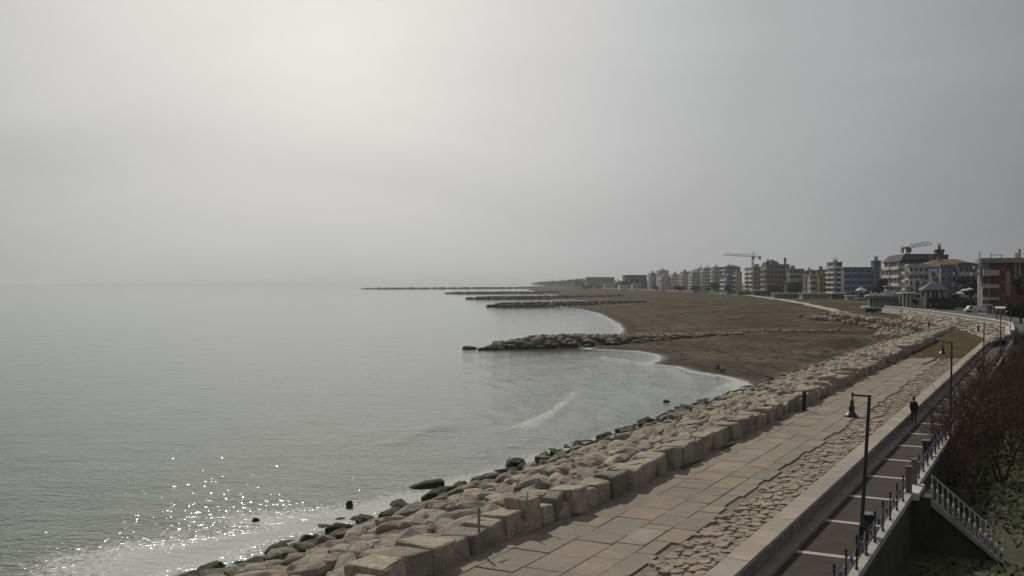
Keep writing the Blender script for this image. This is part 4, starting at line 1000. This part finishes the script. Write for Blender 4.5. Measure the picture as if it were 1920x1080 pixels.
parasol(1664, 541, 336, 2.6, 'white parasol on the left of the restaurant roof terrace')
parasol(1683, 540, 336, 2.6, 'white parasol in the middle of the restaurant roof terrace', (.55, .55, .52))

# ------------------------------------------------------------------ cranes, towers on the skyline
def crane(px, ybase, ymast, xj, yj, xc, yc, yap, D, label):
    x = (px-960)/F*D; u = D/F; zb = 3; zm = ztop(ymast, D)
    t = thing('tower_crane', label, 'crane', (x, D, zb)); Mc = plain((.12, .11, .095), .6, .2, 1)
    w = 1.15; Hm = zm-zb; mb = MB()
    for a in (-1, 1):
        for c in (-1, 1): mb.tube((a*w/2, c*w/2, 0), (a*w/2, c*w/2, Hm), .17, n=4)
    n = int(Hm/2.2)
    for k in range(n):
        z1, z2 = k*Hm/n, (k+1)*Hm/n; s_ = 1 if k % 2 else -1
        mb.tube((-s_*w/2, -w/2, z1), (s_*w/2, -w/2, z2), .09, n=4); mb.tube((-s_*w/2, w/2, z1), (s_*w/2, w/2, z2), .09, n=4); mb.tube((-w/2, -s_*w/2, z1), (-w/2, s_*w/2, z2), .09, n=4)
    mb.build('mast', Mc, t)
    def truss(xa, ya, name, hh=1.5):
        mb = MB(); p0 = Vector((0, 0, Hm)); p1 = Vector(((xa-px)*u, 0, ztop(ya, D)-zb)); n = max(3, int((p1-p0).length/2.4))
        for k in range(n):
            a, b_ = p0.lerp(p1, k/n), p0.lerp(p1, (k+1)/n); m_ = (a+b_)/2+Vector((0, 0, hh))
            for yy in (-.55, .55): mb.tube(a+Vector((0, yy, 0)), b_+Vector((0, yy, 0)), .16, n=4); mb.tube(a+Vector((0, yy, 0)), m_, .09, n=3); mb.tube(m_, b_+Vector((0, yy, 0)), .09, n=3)
            if k < n-1: mb.tube(m_, m_+(p1-p0)/n, .15, n=4)
        mb.build(name, Mc, t); return p1
    pj = truss(xj, yj, 'jib'); pc = truss(xc, yc, 'counter_jib', .9)
    ap = Vector((.6, 0, ztop(yap, D)-zb)); mb = MB(); mb.tube((-.5, 0, Hm), ap, .22, n=4); mb.tube((1, 0, Hm), ap, .22, n=4); mb.build('tower_head', Mc, t)
    mb = MB(); mb.tube(ap, pj*.65+Vector((0, 0, Hm*.35+1.2)), .07, n=4); mb.tube(ap, pc+Vector((0, 0, 1)), .07, n=4); mb.build('tie_cable', Mc, t)
    mb = MB(); cx = pc.x; mb.box(min(cx, cx*.8), max(cx, cx*.8), -.9, .9, pc.z-1.6, pc.z+1); mb.build('counterweight', Mc, t)
    mb = MB(); mb.box(-1, 1, -1.6, -.6, Hm-1.8, Hm+.3); mb.build('cab', Mc, t)
crane(1411.5, 540, 481.5, 1356, 478.5, 1426, 483, 473, 800, 'tower crane with long level jib above the white balcony block')
crane(1702.5, 540, 465.5, 1747, 458.5, 1691, 468, 463, 470, 'smaller tower crane with rising jib behind the mansard hotel')
D = 900; x = (1472-960)/F*D
t = thing('round_tower', 'slim round tower with pointed cap on the skyline', 'tower', (x, D, 3)); Hh = ztop(487, D)-3
MB().lathe([(1.15, 0), (1.05, Hh)], n=12).build('shaft', plain((.13, .12, .105), .9, .2, .5), t, True)
MB().lathe([(1.2, Hh), (1.2, Hh+.3), (.7, Hh+1.6), (.03, Hh+2.4)], n=12).build('cap', plain((.09, .08, .07), .9, .2, .5), t)

# ------------------------------------------------------------------ trees
def leafmat(name, c):
    m, nt, b, out = newmat(name); g = nt.nodes.new('ShaderNodeNewGeometry')
    nt.links.new(ramp(nt, g.outputs['Random Per Island'], [(0, tuple(x*.6 for x in c)), (.7, c), (1, tuple(x*1.6 for x in c))]), b.inputs['Base Color'])
    b.inputs['Roughness'].default_value = .7; b.inputs['Specular IOR Level'].default_value = .2; return m
M_leafd = leafmat('dark_leaves', (.030, .040, .022)); M_leafo = leafmat('olive_leaves', (.085, .10, .035)); M_bark = plain((.045, .038, .032), .9, .3, 3)
def cloud(mb, c, r, n, sz, rg):
    for _ in range(n):
        while True:
            p = Vector((rg.uniform(-1, 1), rg.uniform(-1, 1), rg.uniform(-1, 1)))
            if .25 < p.length < 1: break
        q = Vector((c[0]+p.x*r[0], c[1]+p.y*r[1], c[2]+p.z*r[2]))
        a = Vector((rg.gauss(0, 1), rg.gauss(0, 1), rg.gauss(0, 1))).normalized(); b_ = a.orthogonal().normalized(); c2 = a.cross(b_); s_ = sz*rg.uniform(.6, 1.4)
        mb.add([q+b_*s_, q+c2*s_*.6, q-b_*s_, q-c2*s_*.6], [(0, 1, 2, 3)])
def tree(px, D, wpx, yt, yb, label, mat=None, lobes=9, sz=None, seed=0, flatk=.6, name='tree', group=None, z0=2.9):
    rg = random.Random(seed+int(px)); u = D/F; x = (px-960)/F*D; zt = ztop(yt, D)-z0; zb = ztop(yb, D)-z0; w = wpx*u/2
    t = thing(name, label, 'tree', (x, D, z0), 0, group)
    MB().tube((0, 0, -.3), (0, 0, zb+(zt-zb)*.4), max(.15, w*.09), max(.08, w*.05), 7).build('trunk', M_bark, t)
    mb = MB(); sz = sz or max(.25, w*.09); hz = (zt-zb)/2
    for k in range(lobes):
        a = rg.random()*6.28; r_ = rg.uniform(.2, .72)*w; cz = zb+hz+rg.uniform(-.55, .6)*hz
        lr = w*rg.uniform(.26, .5); cloud(mb, (r_*math.cos(a), r_*math.sin(a), cz), (lr, lr, min(lr*flatk*1.2, hz*.6)), 190, sz, rg)
        mb2 = None
    mb.build('crown', mat or M_leafd, t)
    lm = MB()
    for k in range(5): a = rg.random()*6.28; lm.tube((0, 0, zb+(zt-zb)*.1*rg.random()), (w*.6*math.cos(a), w*.6*math.sin(a), zb+hz*rg.uniform(.8, 1.4)), max(.06, w*.035), .03, 5)
    lm.build('limb', M_bark, t)
tl = [(1486, 640, 34, 528, 549, 'broad dark tree left of the slate hall'), (1452, 690, 30, 534, 551, 'low dark tree behind the white roofed pavilion'),
      (1346, 860, 30, 531, 543, 'rounded dark tree below the domed block'), (1275, 1000, 26, 536, 544, 'small dark tree at the foot of the pale grey block'), (1368, 700, 18, 533, 547, 'dark blue green tree left of the teal house'),
      (1660, 430, 40, 520, 556, 'big dark tree between blue hotel and grey hotel'), (1636, 420, 30, 538, 560, 'dark tree behind the left end of the restaurant'),
      (1820, 300, 56, 514, 560, 'tall dark evergreen left of the red hotel'), (1788, 290, 40, 548, 580, 'dark bushy tree right of the gazebo'), (1812, 275, 30, 562, 586, 'low dark tree behind the parked van'),
      (1924, 215, 56, 509, 560, 'large dark tree hiding the right side of the red hotel'), (1914, 195, 60, 562, 600, 'dark evergreen mass below the large tree at the right edge'),
      (1718, 310, 16, 548, 580, 'small dark palm like tree left of the gazebo'), (1762, 290, 46, 556, 582, 'dark hedge like tree in front of the gazebo'),
      (1447, 735, 11, 487.5, 491.5, 'dark roof garden tree standing on the stepped hotel')]
for i, (px, D, w, yt, yb, lb) in enumerate(tl): tree(px, D, w, yt, yb, lb, lobes=12 if w > 25 else 7, seed=i, z0=10 if i == 14 else 2.9)
for i, (px, D, w, yt) in enumerate(((1213, 1350, 30, 524), (1180, 1450, 40, 522), (1560, 600, 16, 537), (1232, 1100, 16, 536), (1305, 900, 22, 537), (1330, 860, 14, 539))):
    tree(px, D, w, yt, 544 if D > 800 else 552, ['dark tree at the foot of the first balcony tower', 'wide dark tree behind the greenish hut', 'dark tree beside the zigzag balconies', 'small tree under the narrow balcony tower', 'dark tree under the two spired block', 'small dark tree right of the spired block'][i], lobes=7, seed=40+i)
# far wood
mb = MB(); rg = random.Random(5)
for k in range(26):
    px = rg.uniform(1090, 1215); D = 1440; cloud(mb, ((px-960)/F*D, D, 4.5), (11, 6, 3+rg.random()*4.5), 30, 1.6, rg)
for k in range(30):
    px = rg.uniform(1094, 1216); D = 1950; cloud(mb, ((px-960)/F*D, D, 7), (20, 12, 7+rg.random()*4), 40, 2.5, rg)
for k in range(70):
    u_ = k/69; D = 3400-1300*u_+rg.uniform(-80, 80); px = 1008+88*u_+rg.uniform(-3, 3); hgt = 8+8*u_
    cloud(mb, ((px-960)/F*D, D, 3+hgt/2), (22, 14, hgt*.55), 40, 3.0, rg)
o = mb.build('far_wood', leafmat('far_leaves', (.05, .055, .05))); tag(o, 'far dark wood fading along the shore left of the town', kind='stuff')

# bare trees and thicket in the garden
M_twig = plain((.10, .066, .048), .9, .3, 3)
def bare(seed, Hh, spread, twigs=3, depth=5):
    rg = random.Random(seed); tr, tw = MB(), MB()
    def grow(p, d, L, r, k):
        segs = 3
        for i in range(segs):
            d = (d+Vector((rg.gauss(0, .13), rg.gauss(0, .13), rg.gauss(.03, .06)))).normalized(); q = p+d*L/segs; r2 = r*.90
            (tr if k < 2 else tw).tube(p, q, r, r2, 5 if k < 2 else 3); p, r = q, r2
            if k < depth and i > 0:
                for _ in range(rg.choice((1, 2)) if k < 3 else 1):
                    a = Vector((rg.gauss(0, 1), rg.gauss(0, 1), rg.gauss(.1, .5))).normalized()
                    grow(p, (d*.75+a*spread).normalized(), L*rg.uniform(.55, .75), r*.62, k+1)
        if k < depth: grow(p, d, L*.68, r*.8, k+1)
    for _ in range(3): grow(Vector((rg.uniform(-.2, .2), rg.uniform(-.2, .2), -.2)), Vector((rg.gauss(0, .25), rg.gauss(0, .25), 1)).normalized(), Hh*.34, .08*Hh/5, 0)
    return tr, tw
protos = []
for i in range(4):
    t = thing('bare_tree', 'x', 'tree', (0, 0, 0)); tr, tw = bare(11+i, 5.2+.4*i, .75, depth=4)
    rr = random.Random(i)
    for v_ in list(tw.v)[::5]:
        if rr.random() < (.08 if i < 2 else .5):
            q = Vector(v_)+Vector((rr.gauss(0, .12), rr.gauss(0, .12), rr.gauss(0, .12))); a = Vector((rr.gauss(0, 1), rr.gauss(0, 1), rr.gauss(0, 1))).normalized(); b_ = a.orthogonal().normalized()*rr.uniform(.03, .07)
            tw.add([q-a*.12, q+b_*.4, q+a*.12, q-b_*.4], [(0, 1, 2, 3)])
    tr.build('trunk', M_twig, t); tw.build('twigs', M_twig, t); protos.append(t)
spots = [(61, -4.7, 1.15), (66, -4.6, 1.2), (64, -2.4, 1.2), (72, -4.2, 1.2), (79, -4.4, 1.25), (57, -3.6, .9), (86, -4.0, 1.1), (94, -3.5, 1.1)]
rg = random.Random(3)
for s_ in range(74, 150, 4): spots.append((s_+rg.uniform(-1, 1), rg.uniform(-3.6, -1.8), rg.uniform(.5, .78)))
for s_ in range(60, 150, 5):
    for t_ in (-1, 3, 7.5, 12, 17, 23): spots.append((s_+rg.uniform(-2.5, 2.5), t_+rg.uniform(-1.8, 1.8), rg.uniform(.62, .98) if s_ < 110 else rg.uniform(.5, .72)))
used = set(); nb = 0
near_l = ['bare tree leaning over the walkway right behind the walker', 'taller bare tree beside the second street lamp', 'bare tree spreading across the promenade edge past the second lamp']
for i, (s_, t_, sc) in enumerate(spots):
    x, y = ST(s_, t_); px, py = PX(x, y, 3)
    if px > 2010: continue
    k = i % 4 if i > 6 else i % 2; o = protos[k] if k not in used else copy_tree(protos[k]); used.add(k)
    o.location = (x, y, TZ(x, y)); o.scale = (sc,)*3; o.rotation_euler = (0, 0, rg.random()*6.28)
    o['group'] = 'bare trees in the dark garden thicket'; o['label'] = near_l[i] if i < 3 else 'leafless dark brown tree in the garden thicket right of the walkway'; nb += 1
# ground cover
mb = MB(); rg = random.Random(9)
for k in range(42000):
    s_ = 22+rg.random()**1.4*130; t_ = rg.uniform(-4.9, 26)
    if 45 < s_ < 48 and t_ < -.8: continue
    x, y = ST(s_, t_); px, _ = PX(x, y, 1)
    if px > 2000: continue
    z = .62+2.4*min(max((s_-105)/60, 0), 1)+.12*math.sin(x*.7)*math.sin(y*.5+1)
    hgt = (.25+.5*max(0, mnoise.noise(Vector((x*.25, y*.25, 0)))))*(1 if s_ > 50 else .6)+ (.7 if s_ > 58 else 0)*max(0, mnoise.noise(Vector((x*.15, y*.15, 5)))+.2)
    q = Vector((x, y, z+rg.random()*hgt)); a = Vector((rg.gauss(0, .6), rg.gauss(0, .6), 1)).normalized(); b_ = a.orthogonal().normalized(); c2 = a.cross(b_); w = rg.uniform(.05, .14)*(1+s_/90)
    mb.add([q+b_*w, q+c2*w*.5, q-b_*w, q-c2*w*.5], [(0, 1, 2, 3)])
o = mb.build('ground_cover', leafmat('ivy', (.058, .072, .030))); tag(o, 'dark ivy and low plants covering the garden floor', kind='stuff')
P_, f_ = [], []
o_ = MB(); NSs, NT = 70, 16
for i in range(NSs+1):
    for k in range(NT+1):
        s_ = -10+i*165/NSs; t_ = -5.25+k*32/NT; x, y = ST(s_, t_)
        o_.v.append((x, y, .66+2.4*min(max((s_-105)/60, 0), 1)+.12*math.sin(x*.7)*math.sin(y*.5+1)))
for i in range(NSs):
    for k in range(NT): a = i*(NT+1)+k; o_.f.append((a, a+1, a+NT+2, a+NT+1))
o = o_.build('garden_ground', plain((.060, .062, .030), .95, .5, .4), None, True); tag(o, 'dark overgrown garden floor below the railing', kind='structure')
# evergreen shrubs at the right edge
for i, (s_, t_, w, hh, lb) in enumerate(((40, 3.2, 2.4, 2.0, 'dark green rounded shrub at the bottom right beyond the stair foot'), (52, 4.5, 3.0, 2.6, 'olive green shrub above the stair at the right edge'), (60, 8.0, 3.4, 3.0, 'tall dark evergreen shrub behind the olive shrub'), (34, .8, 1.8, 1.0, 'low dark shrub in the bottom right corner'))):
    x, y = ST(s_, t_); t = thing('shrub', lb, 'shrub', (x, y, .6)); mb = MB(); rg = random.Random(60+i)
    for k in range(10): a = rg.random()*6.28; r_ = rg.uniform(.1, .6)*w/2; cloud(mb, (r_*math.cos(a), r_*math.sin(a), hh*rg.uniform(.3, .75)), (w*.3, w*.3, hh*.26), 260, .075, rg)
    mb.build('foliage', M_leafo if i == 1 else M_leafd, t); lm = MB()
    for k in range(6): lm.tube((0, 0, -.2), (rg.uniform(-.6, .6)*w/2, rg.uniform(-.6, .6)*w/2, hh*.7), .04, .015, 4)
    lm.build('stem', M_bark, t)

# red hoarding behind the railing far along
t = thing('barrier', 'reddish boards with pale posts beyond the far end of the railing', 'barrier', (0, 0, 0), PR)
for k in range(9):
    y = 128+k*2.6
    mb = MB(); mb.box(-4.7, -4.62, y+.12, y+2.5, 2.4, 4.3); mb.build('board', plain((.16, .045, .05), .8, .2, 1), t)
    mb = MB(); mb.box(-4.8, -4.55, y-.08, y+.1, 2.2, 4.5); mb.build('post', M_white, t)

# parked van
D = 258; x = (1811-960)/F*D
t = thing('parked_van', 'white pickup style van with pale yellow load bed parked behind the road wall', 'van', (x, D, 4.25), -R(4))
mb = MB(); pr = [(0, .35), (0, .85), (.55, 1.0), (1.0, 1.7), (1.9, 1.72), (4.9, 1.62), (4.9, .35)]; n = len(pr)
mb.add([(a, 0, c) for a, c in pr]+[(a, 1.8, c) for a, c in pr], [tuple(range(n)), tuple(range(2*n-1, n-1, -1))]+[(k, n+k, n+(k+1) % n, (k+1) % n) for k in range(n)])
mb.build('body', plain((.55, .55, .53), .4, .06, 1, 0, .02, .5), t)
mb = MB(); mb.box(1.95, 4.7, -.05, 0, .95, 1.4); mb.build('side_panel', plain((.55, .55, .33), .6, .08, 2), t)
mb = MB(); mb.add([(.72, -.03, 1.12), (1.7, -.03, 1.12), (1.7, -.03, 1.58), (1.0, -.03, 1.58), (.72, .02, 1.12), (1.7, .02, 1.12), (1.7, .02, 1.58), (1.0, .02, 1.58)], [(0, 1, 2, 3), (0, 4, 5, 1), (1, 5, 6, 2), (2, 6, 7, 3), (3, 7, 4, 0)]); mb.build('window', M_glass, t)
for a in (.95, 3.9):
    for yy in (.0, 1.6): mb = MB(); mb.tube((a, yy-.05, .33), (a, yy+.22, .33), .33, n=14); mb.build('wheel', M_iron, t)

# ------------------------------------------------------------------ people and dog
def figure(name, joints, edges, rad, mats, loc, rz, label, cat, zones, sub=2, sc=1.0):
    me = bpy.data.meshes.new(name); me.from_pydata([tuple(j) for j in joints], edges, [])
    o = bpy.data.objects.new(name, me); C.objects.link(o)
    sk = o.modifiers.new('skin', 'SKIN'); sk.use_smooth_shade = True
    o.modifiers.new('sub', 'SUBSURF').levels = sub; o.modifiers['sub'].render_levels = sub
    for v, r in zip(me.skin_vertices[0].data, rad): v.radius = r if isinstance(r, tuple) else (r, r)
    me.skin_vertices[0].data[0].use_root = True
    bpy.context.view_layer.update(); dg = bpy.context.evaluated_depsgraph_get()
    m2 = bpy.data.meshes.new_from_object(o.evaluated_get(dg)); bpy.data.objects.remove(o)
    o = bpy.data.objects.new(name, m2); C.objects.link(o); m2.materials.clear()
    for mm in mats: m2.materials.append(mm)
    for p in m2.polygons: p.use_smooth = True; p.material_index = zones(p.center)
    o.location = loc; o.rotation_euler = (0, 0, rz); o.scale = (sc,)*3
    return tag(o, label, cat)
skin_m = plain((.32, .20, .15), .6, .08, 8); dk = plain((.022, .020, .024), .85, .25, 6); dk2 = plain((.035, .035, .045), .85, .2, 6); shoe = plain((.012, .012, .012), .6, .2, 8); hair_m = plain((.02, .016, .013), .8, .3, 20)
pinkj = plain((.30, .17, .17), .85, .15, 5)
def human(loc, rz, label, mats, stride=.22, crouch=0.0, sc=1.0, coatlen=.62):
    s = stride; c = crouch
    J = [(0, 0, .95-c), (0, .01+c*.1, 1.15-c), (0, .02+c*.5, 1.38-c*1.2), (0, .03+c*.75, 1.50-c*1.25), (0, .05+c*.9, 1.58-c*1.3), (0, .045+c*.95, 1.70-c*1.3),   # 0-5 trunk, head
         (-.17, .02+c*.5, 1.40-c*1.2), (-.22, -.06+c*.5+s*.3, 1.12-c*1.2), (-.19, .06+c*.7+s*.5, .90-c*1.1), (-.18, .10+c*.75+s*.55, .82-c*1.1),
         (.17, .02+c*.5, 1.40-c*1.2), (.22, -.02+c*.5-s*.3, 1.12-c*1.2), (.20, .02+c*.6-s*.35, .90-c*1.1), (.20, .05+c*.6-s*.35, .82-c*1.1),
         (-.10, 0, .90-c), (-.11-c*.3, .06+s*.25+c*.75, .50-c*.2), (-.10-c*.3, .02+s*.75, .09), (-.11-c*.3, .17+s*.75, .04),
         (.10, 0, .90-c), (.11+c*.3, .04-s*.2+c*.75, .50-c*.2), (.10+c*.3, -.08-s*.8, .12), (.11+c*.3, .06-s*.8, .04)]
    E = [(0, 1), (1, 2), (2, 3), (3, 4), (4, 5), (2, 6), (6, 7), (7, 8), (8, 9), (2, 10), (10, 11), (11, 12), (12, 13), (0, 14), (14, 15), (15, 16), (16, 17), (0, 18), (18, 19), (19, 20), (20, 21)]
    Rr = [(.20, .15), (.17, .13), (.19, .12), .06, .085, .085, .085, .065, .05, .035, .085, .065, .05, .035, .12, .068, .045, .04, .10, .068, .045, .04]
    def zones(q):
        if q.z > 1.47-c*1.28 and abs(q.x) < .14: return 0
        if q.z < .10: return 3
        if abs(q.x) > .17 and q.z < .86-c*1.1 and q.z > .7-c*1.1 and q.y < .6: return 0
        return 1 if q.z > coatlen-c else 2
    o = figure('person', J, E, Rr, mats, loc, rz, label, 'person', zones, 2, sc)
    hd = Vector(J[5]); mb = MB(); n = 10; vs = []; fs = []
    for i in range(5):
        for k in range(n):
            a = i/4*1.9; q = 2*math.pi*k/n; vs.append((hd.x+.097*math.sin(a)*math.cos(q), hd.y-.03+.105*math.sin(a)*math.sin(q), hd.z-.02+.115*math.cos(a)-.05*max(0, -math.sin(q))*math.sin(a)))
    for i in range(4):
        for k in range(n): fs.append((i*n+k, (i+1)*n+k, (i+1)*n+(k+1) % n, i*n+(k+1) % n))
    mb.add(vs, fs); h_ = mb.build('hair', hair_m, o, True)
    return o
x, y = ST(68.1, -7.72); human((x, y, 3.12), -TH+.1, 'person in long dark coat walking along the parapet', [skin_m, dk, dk2, shoe], .2, 0, .93)
x, y = ST(67.6, -8.35); 
x, y, z = GT(1348, 696.5); human((x, y, z-.03), 1.2, 'person in black crouching on the wet sand beside a dog', [skin_m, dk, dk2, shoe], .35, .38, .92)
x, y = G(1742, 617.5, 3.4); human((x, y, 3.4), .4, 'distant person in dark clothes on the grass by the last blocks', [skin_m, dk, dk2, shoe], .05, 0, .9)
# dog: trunk, neck, head, tail and four jointed legs
x, y, z = GT(1356, 698.8)
J = [(0, -.25, .42), (0, 0, .41), (0, .24, .44), (0, .36, .55), (0, .44, .62), (0, .56, .58), (0, -.38, .46), (0, -.52, .58),
     (-.08, .22, .26), (-.08, .20, .13), (-.08, .22, .02), (.08, .22, .26), (.08, .24, .13), (.08, .25, .02),
     (-.08, -.2, .27), (-.08, -.34, .15), (-.08, -.28, .02), (.08, -.2, .27), (.08, -.34, .15), (.08, -.28, .02)]
E = [(0, 1), (1, 2), (2, 3), (3, 4), (4, 5), (0, 6), (6, 7), (2, 8), (8, 9), (9, 10), (2, 11), (11, 12), (12, 13), (0, 14), (14, 15), (15, 16), (0, 17), (17, 18), (18, 19)]
Rr = [.10, .105, .125, .07, .075, .035, .03, .015, .05, .028, .028, .05, .028, .028, .06, .03, .028, .06, .03, .028]
figure('dog', J, E, Rr, [plain((.015, .013, .012), .9, .3, 9)], (x, y, z), -.9, 'small black dog on the wet sand beside the crouching person', 'dog', lambda q: 0, 2, .85)

# ------------------------------------------------------------------ haze
m = bpy.data.materials.new('haze'); m.use_nodes = True; nt = m.node_tree; nt.nodes.clear()
out = nt.nodes.new('ShaderNodeOutputMaterial'); pv = nt.nodes.new('ShaderNodeVolumePrincipled')
pv.inputs['Color'].default_value = (.63, .655, .655, 1); pv.inputs['Density'].default_value = .00012; pv.inputs['Anisotropy'].default_value = .5
nt.links.new(pv.outputs[0], out.inputs['Volume'])
mb = MB(); mb.box(-21500, 27500, -1500, 21500, -3.6, 62); o = mb.build('haze', m); tag(o, 'thin pale sea haze filling the whole view', kind='stuff')
cy = bpy.context.scene.cycles
cy.max_bounces = 6; cy.volume_bounces = 1; cy.use_denoising = True; cy.caustics_reflective = False; cy.caustics_refractive = False
cy.sample_clamp_indirect = 4
